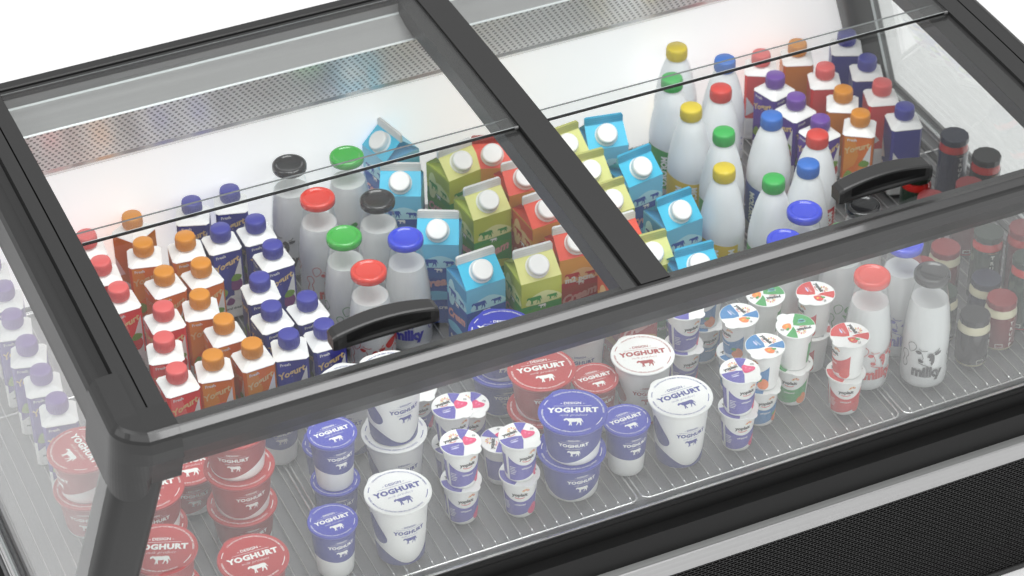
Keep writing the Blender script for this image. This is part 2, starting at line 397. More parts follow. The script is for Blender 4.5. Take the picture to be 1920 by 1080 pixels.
    if colour == 'purple':
        flat(l, poly2d(smooth_loop([(.004, -.009), (.019, -.0085), (.0235, -.002), (.0155, .004), (.0105, .009), (.005, .004)], 4)), z2, fm)
        flat(l, poly2d(smooth_loop([(.009, -.001), (.012, .001), (.011, .005)], 3)), z2+.0002, mat('fruit_light', '#f06a98', .5))
        flat(l, poly2d(smooth_loop([(.013, -.004), (.017, -.003), (.015, -.001)], 3)), z2+.0002, mat('fruit_light', '#f06a98', .5))
    else:
        flat(l, poly2d(smooth_loop([(.007, -.0065), (.017, -.0065), (.0215, .000), (.017, .0055), (.009, .005)], 4)), z2, fm)
        flat(l, poly2d(smooth_loop([(.011, .003), (.014, .009), (.017, .008), (.016, .004)], 3)), z2+.0002, leaf)
        flat(l, poly2d(smooth_loop([(.011, -.003), (.015, -.004), (.014, .0)], 3)), z2+.0002, YELLOW)
        if colour == 'green': flat(l, poly2d(smooth_loop([(-.016, -.006), (-.006, -.005), (-.008, -.013), (-.015, -.014)], 3)), z2, mat('splash_teal', '#58b8b0', .5))
    flat(l, tf(fit_text('whipped', .013, .0), -.011, -.0065, 1, radians(4)), z2, PRINTW)
    flat(l, poly2d(smooth_loop([(-.019, -.009), (-.010, -.008), (-.006, -.010), (-.012, -.011)], 3)), z2, mat('pale_lilac', '#c8c8ea', .5))
    flat(l, tf(fit_text('2%', .0055, .02), .0225, .004, 1, radians(-25)), z2, INK)
    l.build('foil_lid', root)
    return root, h

def juice(colour):
    root = empty('drink_carton'); w = .0262
    base = dict(red='#e6262a', orange='#e6740c', navy='#2c2c90', purple='#522e98')[colour]; side = dict(red='#dc4a4c', orange='#d07c18', navy='#28288a', purple='#5c38a0')[colour]
    capc = dict(red='#e0605f', orange='#d98a1c', navy='#3a3c9a', purple='#6a3f9c')[colour]
    bm = mat('carton_'+colour, base, .35); sm_ = mat('carton_side_'+colour, side, .35); cm = mat('cap_'+colour, capc, .3)
    hb = .1330
    b = MB()
    def sq(s, z, c=.004): return [(-s+c, -s, z), (s-c, -s, z), (s, -s+c, z), (s, s-c, z), (s-c, s, z), (-s+c, s, z), (-s, s-c, z), (-s, -s+c, z)]
    b.loft([sq(w*.97, 0), sq(w, .003), sq(w, .045)], PAPER, caps=True)
    b.loft([sq(w, .045), sq(w, hb)], bm, caps=False)
    # printed panels: front (-Y) and left (-X), plain rear (+Y), right (+X)
    def face(pts, k, mt, e=.0004):
        art = poly2d(pts) if not isinstance(pts, tuple) else pts
        vs, fs = art
        if k == 0: out = [(x, -w-e, y) for x, y in vs]
        elif k == 1: out = [(w+e, x, y) for x, y in vs]
        elif k == 2: out = [(-x, w+e, y) for x, y in vs]
        else: out = [(-w-e, -x, y) for x, y in vs]
        b.add(out, fs, mt)
    q = w-.004
    pale = mat('carton_pale_'+colour, dict(red='#ea6a68', orange='#e69028', navy='#34389e', purple='#6440a8')[colour], .35)
    light = mat('carton_white_print', (.82, .82, .82), .4)
    for k in (0, 3):
        face([(-q, .020), (q, .020), (q, .05), (.000, .090), (q, .1312), (-q, .1312)] if False else [(-q, .030), (.004, .048), (-.004, .075), (q*.35, .1312), (-q, .1312)], k, bm, .0003)
        face([(-q, .060), (-.004, .075), (.002, .095), (-.006, .1312), (-q, .1312)], k, pale, .0005)
        face([(q, .030), (q, .120), (.008, .082), (.006, .04)], k, light, .0006)
        face(tf(fit_text('Yogurt', .044, .035, .35), .002, .106, 1, radians(22)), k, GOLD, .0009)
        face(tf(fit_text('Fresh', .016, .03), -.010, .1235, 1, radians(4)), k, light, .0009)
        f1 = mat('fruit_main_'+colour, dict(red='#d21f22', orange='#e58a1c', navy='#7c1f78', purple='#b3202c')[colour], .4)
        face(smooth_loop([(.003, .058), (.015, .055), (.0215, .066), (.017, .078), (.005, .076)], 4), k, f1, .0010)
        face(smooth_loop([(.003, .076), (.010, .087), (.021, .083), (.015, .074)], 4), k, mat('carton_leaf', '#6f9a2a', .4), .0013)
        face(smooth_loop([(-.021, .048), (-.010, .045), (-.004, .056), (-.014, .064)], 4), k, mat('carton_leaf2', '#8aa83a', .4), .0010)
        face(smooth_loop([(-.008, .030), (.002, .028), (.006, .036), (-.002, .042)], 4), k, f1, .0010)
        face(tf(fit_text('natural drink', .034, .02, .2), 0, .018), k, GREY_INK if colour != 'red' else f1, .0006)
    for k in (1, 2):
        face([(-q, .050), (q, .040), (q, .1312), (-q, .1312)], k, sm_, .0003)
        face([(-q, .050), (-.004, .062), (-q, .090)], k, light, .0006)
        face([(-q*.9, .012), (q*.8, .012), (q*.8, .034), (-q*.9, .040)], k, light, .0006)
    b.build('carton_body', root)
    t = MB()
    t.loft([sq(w+.0004, hb-.0006, .005), sq(w+.0010, hb+.0004, .005), sq(w+.0002, hb+.0014, .005), sq(w*.45, .1425, .003)], PAPER, smooth=False)
    t.build('shoulder', root)
    c = MB()
    c.lathe([(.0125, .139), (.0125, .1445)], WHITE, 28, cap_top=False)
    prof = [(.0158, .1445), (.0163, .1455), (.0163, .162), (.0155, .1645), (.0145, .165), (.0, .165)]
    c.lathe(prof, cm, 28)
    for i in range(28):
        a = 2*pi*i/28; c.add([((.0163+e)*cos(a+d), (.0163+e)*sin(a+d), z) for e, d, z in ((.0, -.03, .147), (.0005, 0, .147), (.0, .03, .147), (.0, -.03, .160), (.0005, 0, .160), (.0, .03, .160))], [(0, 1, 4, 3), (1, 2, 5, 4)], cm)
    c.build('screw_cap', root)
    return root, .165

def gable(colour, finwhite=True):
    root = empty('gable_top_carton'); w = .034; he = .158; hr = .186; hf = .200
    top = dict(blue='#3cc0e4', green='#dcdc8c', red='#e4503a')[colour]; lo = dict(blue='#124fa8', green='#28963a', red='#c41c20')[colour]
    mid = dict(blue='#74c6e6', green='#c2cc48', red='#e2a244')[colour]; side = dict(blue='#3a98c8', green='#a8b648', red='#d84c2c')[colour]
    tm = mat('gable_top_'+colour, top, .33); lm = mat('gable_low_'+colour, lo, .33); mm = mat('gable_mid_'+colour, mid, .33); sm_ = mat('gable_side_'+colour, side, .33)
    b = MB()
    def sq(s, z): return [(-s, -s, z), (s, -s, z), (s, s, z), (-s, s, z)]
    b.loft([sq(w*.99, 0), sq(w, .002), sq(w, .112)], lm); b.loft([sq(w, .112), sq(w, he)], mm, caps=False)
    def face(art, k, mt, e=.0004):
        vs, fs = poly2d(art) if not isinstance(art, tuple) else art
        if k == 0: out = [(x, -w-e, y) for x, y in vs]
        elif k == 1: out = [(w+e, x, y) for x, y in vs]
        elif k == 2: out = [(-x, w+e, y) for x, y in vs]
        else: out = [(-w-e, -x, y) for x, y in vs]
        b.add(out, fs, mt)
    hz = mat('gable_haze_'+colour, dict(blue='#b4e2ee', green='#dfe4a4', red='#ecc088')[colour], .35)
    lw = mat('gable_lower_'+colour, dict(blue='#1b5fa8', green='#4a9a2c', red='#b5381c')[colour], .35)
    for k in (0, 2, 3):
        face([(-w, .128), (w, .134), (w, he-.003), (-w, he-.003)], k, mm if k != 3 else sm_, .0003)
        face(smooth_loop([(-.024, .1135), (.028, .1135), (.031, .124), (.006, .136), (-.020, .127)], 4), k, hz, .0005)
        face(tf(COW, -.012, .1225, .0135), k, lm, .0008); face(tf(COW, .016, .119, .0095, 0, -1) if False else tf(COW, .018, .1215, .0095), k, lm, .0008)
        face(tf(COW, .001, .1075, .007), k, PRINTW, .0008)
        face([(-w, .100), (-.010, .106), (w, .098), (w, .086), (-.006, .092), (-w, .084)], k, lw, .0005)
        face(tf(fit_text('Cream', .060, .05, .4), .001, .077, 1, radians(13)), k, PINKS, .0008)
        face(smooth_loop([(-.032, .058), (-.006, .066), (.024, .062), (.032, .052), (.0, .048), (-.026, .046)], 4), k, mm, .0005)
        face(tf(fit_text('fresh cream', .05, .03, .2), 0, .030), k, PRINTW, .0006)
    if colour == 'red':
        face(tf(fit_text('m2 pcm.', .050, .05), 0, .112), 0, PRINTW, .0011)
    face(smooth_loop([(-.026, .100), (-.012, .10), (-.004, .13), (-.014, .148), (-.026, .136)], 4), 3, hz, .0006)
    b.build('carton_body', root)
    t = MB(); e = .0002
    # sloping front and rear panels, ridge runs along X
    s = .0025
    F = [(-w-e, -w-e, he), (w+e, -w-e, he), (w-.001, -s, hr), (-w+.001, -s, hr)]
    Bk = [(w+e, w+e, he), (-w-e, w+e, he), (-w+.001, s, hr), (w-.001, s, hr)]
    t.add(F, [(0, 1, 2, 3)], tm); t.add(Bk, [(0, 1, 2, 3)], tm)
    for sx in (-1, 1):   # tucked-in gable ends
        tip = (sx*(w*.45), 0, he+.010)
        t.add([(sx*w, -w, he), (sx*w, w, he), tip], [(0, 1, 2) if sx > 0 else (1, 0, 2)], sm_)
        t.add([(sx*w, -w, he), tip, (sx*(w-.001), -s*.6, hr)], [(0, 1, 2)], tm); t.add([(sx*w, w, he), tip, (sx*(w-.001), s*.6, hr)], [(0, 1, 2)], tm)
    t.build('gable_roof', root)
    f = MB(); c = .003
    fm = mat('fin_white', (.70, .71, .70), .4) if finwhite else mat('gable_fin_'+colour, dict(blue='#2aa2c8', green='#b3b568', red='#a82a1c')[colour], .33)
    prof = [(-w+.001, hr-.002), (w-.001, hr-.002), (w-.001, hf-c), (w-.001-c*.4, hf-c*.35), (w-.001-c, hf), (-w+.001+c, hf), (-w+.001+c*.4, hf-c*.35), (-w+.001, hf-c)]
    f.loft([[(x, -s, z) for x, z in prof], [(x, s, z) for x, z in prof][:]], fm)
    for i in range(3): f.box((-w+.004, -s-.0004, hr+.001+i*.0042), (w-.004, -s, hr+.0022+i*.0042), fm)
    f.build('top_fin', root)
    # cap sits on the front panel, tilted with it
    n = Vector((0, -(hr-he), w)).normalized(); o = Vector((0, -w*.50, he+(hr-he)*.50)); u = Vector((1, 0, 0)); v = n.cross(u)
    cp = MB()
    for prof, mt in (([(.0192, .0), (.0192, .002), (.0180, .003)], WHITE), ([(.0170, .003), (.0174, .004), (.0170, .0125), (.0162, .0140), (.0145, .0146)], WHITE)):
        seg = 30; rings = [[tuple(o+n*z+u*r*cos(2*pi*i/seg)+v*r*sin(2*pi*i/seg)) for i in range(seg)] for r, z in prof]
        cp.loft(rings, mt, smooth=True, caps=False); cp.add(rings[-1], [tuple(range(seg))], mt)
    for i in range(30):
        a = 2*pi*i/30; d = .035
        q = [tuple(o+n*z+u*r*cos(a+da)+v*r*sin(a+da)) for r, da, z in ((.0173, -d, .005), (.0179, 0, .005), (.0173, d, .005), (.0171, -d, .012), (.0176, 0, .012), (.0171, d, .012))]
        cp.add(q, [(0, 1, 4, 3), (1, 2, 5, 4)], WHITE)
    cp.build('screw_cap', root)
    return root, hf

def milk_bottle(colour):
    root = empty('glass_milk_bottle')
    capc = dict(black='#1c1c1e', green='#34a83a', red='#d83a2c', blue='#2a3fd0')[colour]; cm = mat('twist_cap_'+colour, capc, .14, coat=.5)
    ink = dict(black=GREY_INK, green=mat('ink_green', '#2f8a34', .5), red=mat('ink_red', '#c03a36', .5), blue=mat('ink_blue', '#4a48a8', .5))[colour]
    prof = [(.026, .002), (.0335, .0), (.0365, .004), (.0375, .012), (.0376, .030), (.0372, .060), (.0372, .090), (.0360, .112), (.0338, .132), (.0308, .150), (.0276, .168), (.0250, .183), (.0234, .194), (.0234, .199)]
    def R(z):
        for (r0, z0), (r1, z1) in zip(prof[1:-1], prof[2:]):
            if z0 <= z <= z1: return r0+(r1-r0)*(z-z0)/(z1-z0)
        return .035
    g = MB(); g.lathe(prof, BOTTLE, 48, cap_top=False); 
    # prints on the glass
    P = lambda art, z, e=.0004, phi=-pi/2: wrap(g, art, R, z, ink, e, phi)
    if colour in ('black', 'red', 'blue'):
        # head of a cow: horns, ears, patch and muzzle
        P(ribbon([(-.016, .0155), (-.012, .012), (-.006, .0115), (-.002, .0125)], .0012), .068)
        P(ribbon([(.017, .016), (.014, .011), (.009, .0085)], .0012), .068)
        P(poly2d(smooth_loop([(-.021, .0085), (-.017, .011), (-.0115, .009), (-.012, .0055), (-.017, .0045)], 4)), .068)
        P(poly2d(smooth_loop([(.0095, .006), (.014, .0095), (.020, .010), (.018, .0055), (.012, .003)], 4)), .068)
        P(poly2d([(-.0025, .001), (.001, .0065), (.0045, .0075), (.009, .004), (.010, -.004), (.009, -.011), (.006, -.017), (.004, -.012), (.005, -.008), (.001, -.006), (.0025, -.002)]), .068)
        P(ribbon([(-.0105, .006), (-.0095, .002), (-.008, -.002), (-.009, -.006)], .0009), .068)
        P(poly2d(smooth_loop([(-.0155, -.005), (-.0125, -.0045), (-.009, -.0065), (-.007, -.0095), (-.010, -.0115), (-.015, -.0095)], 4)), .068)
        P(ribbon([(-.015, -.012), (-.009, -.0145), (-.003, -.0165), (.002, -.0195)], .0013), .068)
    if colour == 'green' or colour == 'red':
        P(poly2d(smooth_loop([(-.018, .0), (-.006, .008), (.004, .004), (-.002, -.006), (-.012, -.009)], 4)), .082, .0004, radians(-30) if colour == 'red' else -pi/2)
        P(poly2d(smooth_loop([(.002, .006), (.014, .014), (.018, .008), (.008, .001)], 4)), .082, .0004, radians(-30) if colour == 'red' else -pi/2)
        P(poly2d(smooth_loop([(-.020, -.010), (-.012, -.014), (-.008, -.020), (-.016, -.018)], 4)), .082, .0004, radians(-30) if colour == 'red' else -pi/2)
    if colour in ('black', 'red', 'blue'):
        tx, tfc = fit_text('milky', .050, .055, 0, 1.0)
        P(([(x, y*1.15) for x, y in tx], tfc), .030)
    for phi in (radians(-150), radians(-28), radians(40), radians(150)):
        P(ribbon(smooth_loop([(-.0045, .014), (.003, .016), (.0065, .008), (.003, 0), (.005, -.010), (.0, -.016), (-.005, -.010), (-.002, .002), (-.006, .008)], 4), .0011, True), .056, .0004, phi)
        P(ribbon(smooth_loop([(-.008, .024), (.0, .030), (.006, .024), (.003, .016), (-.004, .012)], 4), .0010, True), .062, .0004, phi+.35)
    P(poly2d(smooth_loop([(-.003, -.002), (.004, .004), (.003, .012), (-.004, .006)], 4)), .076, .0004, radians(-10)) if colour == 'red' else None
    g.build('bottle_glass', root)
    m = MB(); e = .0013
    mp = [(.022, .0035), (.0315, .0030), (.0345, .0060), (.0357, .0130)]+[(r-e-.0004, z) for r, z in prof[4:9]]+[(.0310, .142)] + [(.0294, .150), (.0282, .1565)]
    m.lathe(mp, MILK, 48); m.build('milk', root)
    c = MB(); r = .0284
    c.lathe([(.0245, .1945), (r*.97, .1945), (r, .1965), (r, .2015), (r*.985, .2045), (r*.93, .2065), (r*.84, .2072), (r*.76, .2066), (r*.71, .2050), (r*.66, .2046), (.0, .2046)], cm, 48)
    c.build('twist_cap', root)
    return root, .207

def plastic_bottle(colour):
    root = empty('plastic_yoghurt_bottle'); capc = dict(yellow='#dcc428', green='#2fae4c', blue='#2a6cc4', red='#d23a30')[colour]
    labc = dict(yellow='#dcbc2c', green='#2f9a44', blue='#3058a8', red='#c8383c')[colour]; cm = mat('bottle_cap_'+colour, capc, .3); lm = mat('bottle_label_'+colour, labc, .4)
    prof = [(.028, .002), (.034, 0), (.0372, .004), (.0375, .015), (.0368, .050), (.0368, .090), (.0375, .100), (.0372, .112), (.0355, .128), (.0320, .148), (.0275, .168), (.0225, .184), (.0180, .1945), (.0158, .1985), (.0158, .2015)]
    b = MB(); b.lathe(prof, HDPE, 48)
    R = lambda z: .0368
    wv = lambda a: .092+.004*sin(2*a+.6)
    band(b, R, lambda a: .010, wv, -pi, pi, WHITE, 64, 2, .0004)
    band(b, R, lambda a: .012+.006*sin(a*2), wv, -pi*.98, -pi*.30, lm, 40, 2, .0009)
    band(b, R, lambda a: .012, lambda a: .088+.004*sin(2*a+.6), 0.1, pi*.75, lm, 30, 2, .0009)
    t = fit_text('MOLOKO', .060, .05)
    wrap(b, tf(t, -.020, 0, 1, radians(-90)), R, .052, PRINTW, .0014); wrap(b, tf(t, .006, 0, 1, radians(-90)), R, .052, WHITE if False else PRINTW, .0014)
    wrap(b, tf(fit_text('0', .009, .08), .026, -.034), R, .052, mat('olive_ink', '#7a6a20', .5), .0014)
    for i in range(6): wrap(b, poly2d([(.018, .020-i*.006), (.029-.002*(i % 2), .020-i*.006), (.029-.002*(i % 2), .0225-i*.006), (.018, .0225-i*.006)]), R, .05, lm, .0010)
    b.build('bottle_body', root)
    c = MB(); r = .0180
    c.lathe([(.0168, .1985), (r, .2000), (r, .2165), (r*.965, .2190), (r*.90, .2200), (.0, .2200)], cm, 36)
    for i in range(36):
        a = 2*pi*i/36; c.add([((r+e)*cos(a+d), (r+e)*sin(a+d), z) for e, d, z in ((0, -.03, .2015), (.0005, 0, .2015), (0, .03, .2015), (0, -.03, .2150), (.0005, 0, .2150), (0, .03, .2150))], [(0, 1, 4, 3), (1, 2, 5, 4)], cm)
    c.build('screw_cap', root)
    return root, .22

def jar(kind, lidc, labc):
    """kind short: cream filling shows at the neck; tall: red filling"""
    root = empty('sauce_jar'); seg = 12
    lids = dict(navy='#141c33', black='#1b1b1d', red='#7a1016', green='#0f2416'); labs = dict(navy='#1a1f3c', black='#1c1a1c', red='#701a1e', green='#14301f')
    lm = mat('jar_lid_'+lidc, lids[lidc], .28); bm = mat('jar_label_'+labc, labs[labc], .22, coat=.6)
    fill = mat('cream_fill', '#cfc9ad', .3) if kind == 'short' else mat('red_fill', '#b0160c', .08, coat=1.)
    H = .088 if kind == 'short' else .130; r = .0255 if kind == 'short' else .0250
    lh = .012
    b = MB()
    b.lathe([(r*.8, .001), (r*.95, 0), (r, .003), (r, H-lh-.016), (r*.99, H-lh-.009), (r*.94, H-lh-.004), (r*.88, H-lh), (r*.88, H-lh+.002)], fill, 36)
    R = lambda z: r; top = H-lh-.013
    band(b, R, lambda a: .005, lambda a: top, -pi, pi, bm, 48, 1, .0005)
    tx = mat('jar_text', (.75, .74, .70), .5)
    n = 5 if kind == 'short' else 7
    word = 'TRUFF'
    for i, ch in enumerate(word):
        wrap(b, tf(text2d(ch, .0095, .03), .004, 0), R, top-.014-i*.0105, tx, .0010)
    wrap(b, poly2d([(-.020, .007), (-.008, .007), (-.008, .014), (-.020, .014)]), R, 0, tx, .0010)
    wrap(b, poly2d([(-.019, .008), (-.009, .008), (-.009, .013), (-.019, .013)]), R, 0, bm, .0014)
    wrap(b, poly2d([(-.004, .0), (.010, .0), (.010, .0012), (-.004, .0012)]), R, top-.003, mat('jar_gold', '#8a5a24', .4), .0010)
    b.build('jar_body', root)
    l = MB(); rl = .0243
    l.lathe([(rl*.96, H-lh), (rl, H-lh+.001), (rl, H-.0015), (rl*.96, H), (.0, H)], lm, seg, smooth=False)
    l.build('jar_lid', root)
    return root, H

PROTO = {}
def put(maker, args, x, y, z, rz, label, cat, group):
    key = (maker.__name__, args)
    if key not in PROTO:
        o, h = maker(*args); PROTO[key] = (o, h)
    else:
        o = copy_tree(PROTO[key][0])
    if maker.__name__ not in ('cup', 'small_cup'): x += random.uniform(-.0012, .0012); y += random.uniform(-.0012, .0012); rz += random.uniform(-2.5, 2.5)
    o.location = (x, y, z); o.rotation_euler = (0, 0, radians(rz)); tag(o, label, cat, group)
    return o
LIST = []
ORD = ['first', 'second', 'third', 'fourth', 'fifth', 'sixth']
# ---- drink cartons on the left
g = 'purple drink cartons along the left side glass'
for i, (x, y, r) in enumerate([(-.758, .704, -15), (-.765, .629, -12), (-.763, .556, -14), (-.764, .481, -8), (-.762, .405, -9)]):
    LIST.append((juice, ('purple',), x, y, 0, r, 'purple capped drink carton behind the left side glass, %s of six from the front' % ORD[4-i], 'drink carton', g))
for i, (x, y) in enumerate([(-.758, .779)]):
    LIST.append((juice, ('purple',), x, y, 0, -10, 'rearmost purple capped carton in the row behind the left side glass', 'drink carton', g))
g = 'red drink cartons in the left bay'
for i, (x, y, r) in enumerate([(-.602, .777, -8), (-.601, .699, -3), (-.597, .624, 3), (-.551, .548, 0), (-.574, .475, -13), (-.579, .397, 3)]):
    LIST.append((juice, ('red',), x, y, 0, r, ['rearmost red drink carton against the left frame rail, beside the tall orange one', 'red drink carton cut by the left rail, second from the back', 'red drink carton cut by the left rail, third from the back', 'red drink carton nearest two orange ones, third from the front', 'red drink carton just behind the foremost red one', 'foremost red drink carton, above the front rail corner'][i], 'drink carton', g))
g = 'orange drink cartons in the left bay'
ol = ['rearmost orange drink carton, plain side with white triangle forward', 'orange drink carton standing just in front of the plain sided orange one', 'orange drink carton in front of the left rearmost navy carton',
      'orange drink carton in the third row from the back, left one of its pair', 'orange drink carton in the third row from the back, right one of its pair', 'single orange drink carton in the middle of its block, behind the right front column',
      'orange drink carton right behind the two foremost orange ones', 'left one of the two foremost orange drink cartons', 'right one of the two foremost orange drink cartons']
for (x, y, r), l in zip([(-.521, .794, 215), (-.527, .718, -14), (-.462, .704, -6), (-.521, .632, 3), (-.462, .628, 4), (-.489, .552, -13), (-.476, .478, 3), (-.521, .402, -12), (-.459, .404, 2)], ol):
    LIST.append((juice, ('orange',), x, y, 0, r, l, 'drink carton', g))
g = 'navy drink cartons in the left bay'
nl = ['left one of the two rearmost navy drink cartons by the white wall', 'right one of the two rearmost navy drink cartons by the white wall', 'navy drink carton in the second row from the back, left one of its pair', 'navy drink carton in the second row from the back, right one of its pair',
      'navy drink carton in the third row from the back, beside the red capped milk bottle', 'navy drink carton in the fourth row, alone at the left beside bare shelf', 'navy drink carton left of its pair, second row from the front', 'navy drink carton right of its pair, second row from the front',
      'left one of the two foremost navy drink cartons', 'foremost navy drink carton, partly behind the left black handle']
for (x, y, r), l in zip([(-.421, .791, -20), (-.355, .794, -16), (-.404, .702, -3), (-.345, .698, -2), (-.343, .624, 2), (-.390, .553, -4), (-.399, .478, 3), (-.341, .476, 4), (-.401, .402, -14), (-.343, .400, -3)], nl):
    LIST.append((juice, ('navy',), x, y, 0, r, l, 'drink carton', g))
# ---- drink cartons at the rear right
g = 'drink cartons in the rear right corner'
rl = [('red', .615, .779, 150, 'red drink carton against the back wall, left of the rearmost orange one'), ('orange', .689, .779, 156, 'orange drink carton against the back wall between a red and a navy one'), ('navy', .783, .772, 156, 'navy drink carton in the rear right corner by the black post'),
      ('purple', .605, .707, 15, 'rearmost of the three purple drink cartons in the right bay'), ('red', .696, .696, 158, 'red drink carton in the second row, between purple and navy ones'), ('navy', .774, .686, 155, 'navy drink carton in the second row, right beside the side glass'),
      ('purple', .604, .634, 14, 'middle one of the three purple drink cartons in the right bay'), ('orange', .687, .620, 148, 'orange drink carton in the third row with its plain side forward'), ('red', .757, .608, 160, 'red drink carton in the third row beside the right side glass'),
      ('purple', .609, .559, 12, 'foremost of the three purple drink cartons, behind the red capped plastic bottle'), ('orange', .677, .545, -32, 'foremost orange drink carton of the right bay, script and fruit facing forward'), ('navy', .755, .530, 165, 'foremost navy drink carton beside the vents of the right side')]
for c, x, y, r, l in rl: LIST.append((juice, (c,), x, y, 0, r, l, 'drink carton', g))
# ---- gable cartons
g = 'gable top cartons'
gb = [('blue', True, -.068, .803, -76, 'blue gable carton turned to show its side, rearmost in the left bay'), ('blue', True, -.093, .695, -24, 'blue gable carton with white fin in front of the turned rearmost one'), ('blue', True, -.091, .548, -26, 'blue gable carton behind the foremost one of the left bay'), ('blue', True, -.080, .425, 4, 'foremost blue gable carton of the left bay beside a green one'),
      ('green', True, .007, .706, 8, 'rearmost green gable carton of the left bay'), ('green', True, .003, .588, 6, 'middle green gable carton of the left bay'), ('green', True, .006, .399, 0, 'foremost green gable carton of the left bay'),
      ('red', False, .070, .704, -18, 'rearmost red gable carton with a dark red fin'), ('red', True, .084, .621, 0, 'red gable carton with white fin, second from the back'), ('red', True, .078, .527, 4, 'red gable carton third from the back beside the mullion'), ('red', True, .085, .426, -5, 'red gable carton with a printed 2, beside the foremost green one'),
      ('red', True, .158, .415, 4, 'red gable carton mostly hidden under the centre mullion'), ('red', True, .126, .310, 4, 'foremost orange red gable carton cut by the mullion and front rail'),
      ('blue', False, .262, .676, -12, 'rearmost blue gable carton of the right bay by the white wall'), ('blue', False, .262, .564, 8, 'second blue gable carton from the back in the right bay'), ('blue', False, .266, .430, 8, 'third blue gable carton from the back in the right bay'), ('blue', False, .232, .294, 0, 'foremost blue gable carton of the right bay above the front rail'),
      ('green', False, .186, .678, 8, 'rearmost green gable carton right of the mullion'), ('green', False, .188, .592, 0, 'second green gable carton from the back, right of the mullion'), ('green', False, .182, .503, 2, 'third green gable carton from the back, right of the mullion'), ('green', False, .180, .352, 0, 'foremost green gable carton right of the mullion')]
for c, fw, x, y, r, l in gb: LIST.append((gable, (c, fw), x, y, 0, r, l, 'milk carton', g))
# ---- glass milk bottles
g = 'glass milk bottles with twist caps'
mb_ = [('black', -.259, .764, -50, 'black capped milk bottle at the back of the left bay'), ('green', -.168, .745, -30, 'green capped milk bottle at the back of the left bay'), ('red', -.252, .657, 10, 'rear red capped milk bottle in the left bay'), ('black', -.168, .611, -60, 'black capped milk bottle in the middle of the left bay'),
       ('green', -.252, .544, 20, 'green capped milk bottle in the middle of the left bay'), ('blue', -.167, .499, -25, 'blue capped milk bottle beside the foremost blue gable cartons'), ('red', -.251, .445, -20, 'red capped milk bottle behind the left black handle'),
       ('blue', .426, .293, 40, 'blue capped milk bottle fully seen through the right lid'), ('blue', .363, .241, 0, 'blue capped milk bottle half hidden by the front rail, right bay'), ('black', .516, .266, -40, 'black capped milk bottle under the right black handle'),
       ('green', .452, .215, 10, 'milk bottle with its green cap hidden by the front rail and green leaves'), ('blue', .526, .154, -20, 'milk bottle behind the cow printed one, blue cap edge under the rail'), ('red', .437, .103, 4, 'red capped milk bottle at the front right behind the front glass'), ('black', .523, .070, -26, 'black capped milk bottle with cow head print behind the front glass')]
for c, x, y, r, l in mb_: LIST.append((milk_bottle, (c,), x, y, 0, r, l, 'milk bottle', g))
g = 'white plastic bottles with coloured caps'
pb_ = [('yellow', .452, .784, -30, 'rearmost yellow capped white plastic bottle by the back wall'), ('green', .403, .703, -20, 'rearmost green capped white plastic bottle'), ('yellow', .391, .610, -30, 'middle yellow capped white plastic bottle'), ('blue', .508, .715, -10, 'rearmost blue capped white plastic bottle'),
       ('red', .461, .638, -20, 'rear red capped white plastic bottle'), ('green', .405, .524, -20, 'middle green capped white plastic bottle'), ('blue', .498, .532, -50, 'blue capped white plastic bottle in the middle with vertical label letters'), ('red', .540, .453, 0, 'red capped white plastic bottle in front of the purple drink carton'),
       ('blue', .486, .386, 20, 'foremost blue capped white plastic bottle'), ('yellow', .358, .433, -20, 'foremost yellow capped white plastic bottle'), ('green', .415, .372, -30, 'foremost green capped white plastic bottle')]
for c, x, y, r, l in pb_: LIST.append((plastic_bottle, (c,), x, y, 0, r, l, 'bottle', g))
# ---- jars
g = 'dark lidded sauce jars at the right end'
jr = [('tall', 'navy', 'navy', .814, .463, -10, 'tall navy lidded jar with red neck by the right side glass'), ('tall', 'black', 'black', .830, .389, 0, 'tall black lidded jar with red neck at the far right'), ('tall', 'red', 'red', .760, .328, 10, 'dark red jar lid half hidden by the front rail, right one of two'),
      ('tall', 'red', 'green', .685, .324, 0, 'dark red jar lid half hidden by the front rail, left one of two'), ('tall', 'green', 'green', .701, .397, -20, 'green lidded jar with red neck behind the right black handle'),
      ('short', 'red', 'red', .668, .246, -25, 'dark red lidded jar with cream neck near the rail, behind the front glass'), ('tall', 'green', 'green', .718, .205, -20, 'dark green jar with red neck just under the front rail'), ('tall', 'red', 'red', .775, .190, -10, 'dark red lidded jar with red neck under the rail at the right edge'),
      ('tall', 'green', 'green', .738, .122, -15, 'green lidded tall jar with red neck at the right edge of the front glass'), ('short', 'navy', 'navy', .684, .150, -20, 'navy lidded jar with cream neck behind the two front ones'), ('short', 'red', 'red', .677, .094, 0, 'dark red lidded jar lettered TRUFF on its red label'),
      ('short', 'black', 'black', .618, .077, 30, 'foremost black lidded jar with cream neck next to the milky bottle'), ('short', 'red', 'red', .610, .222, 20, 'dark red jar piece seen just behind the blue capped bottle under the rail'), ('short', 'green', 'green', .604, .150, -30, 'green labelled jar half hidden behind the cow printed milk bottle')]
for k, a, b_, x, y, r, l in jr: LIST.append((jar, (k, a, b_), x, y, 0, r, l, 'jar', g))
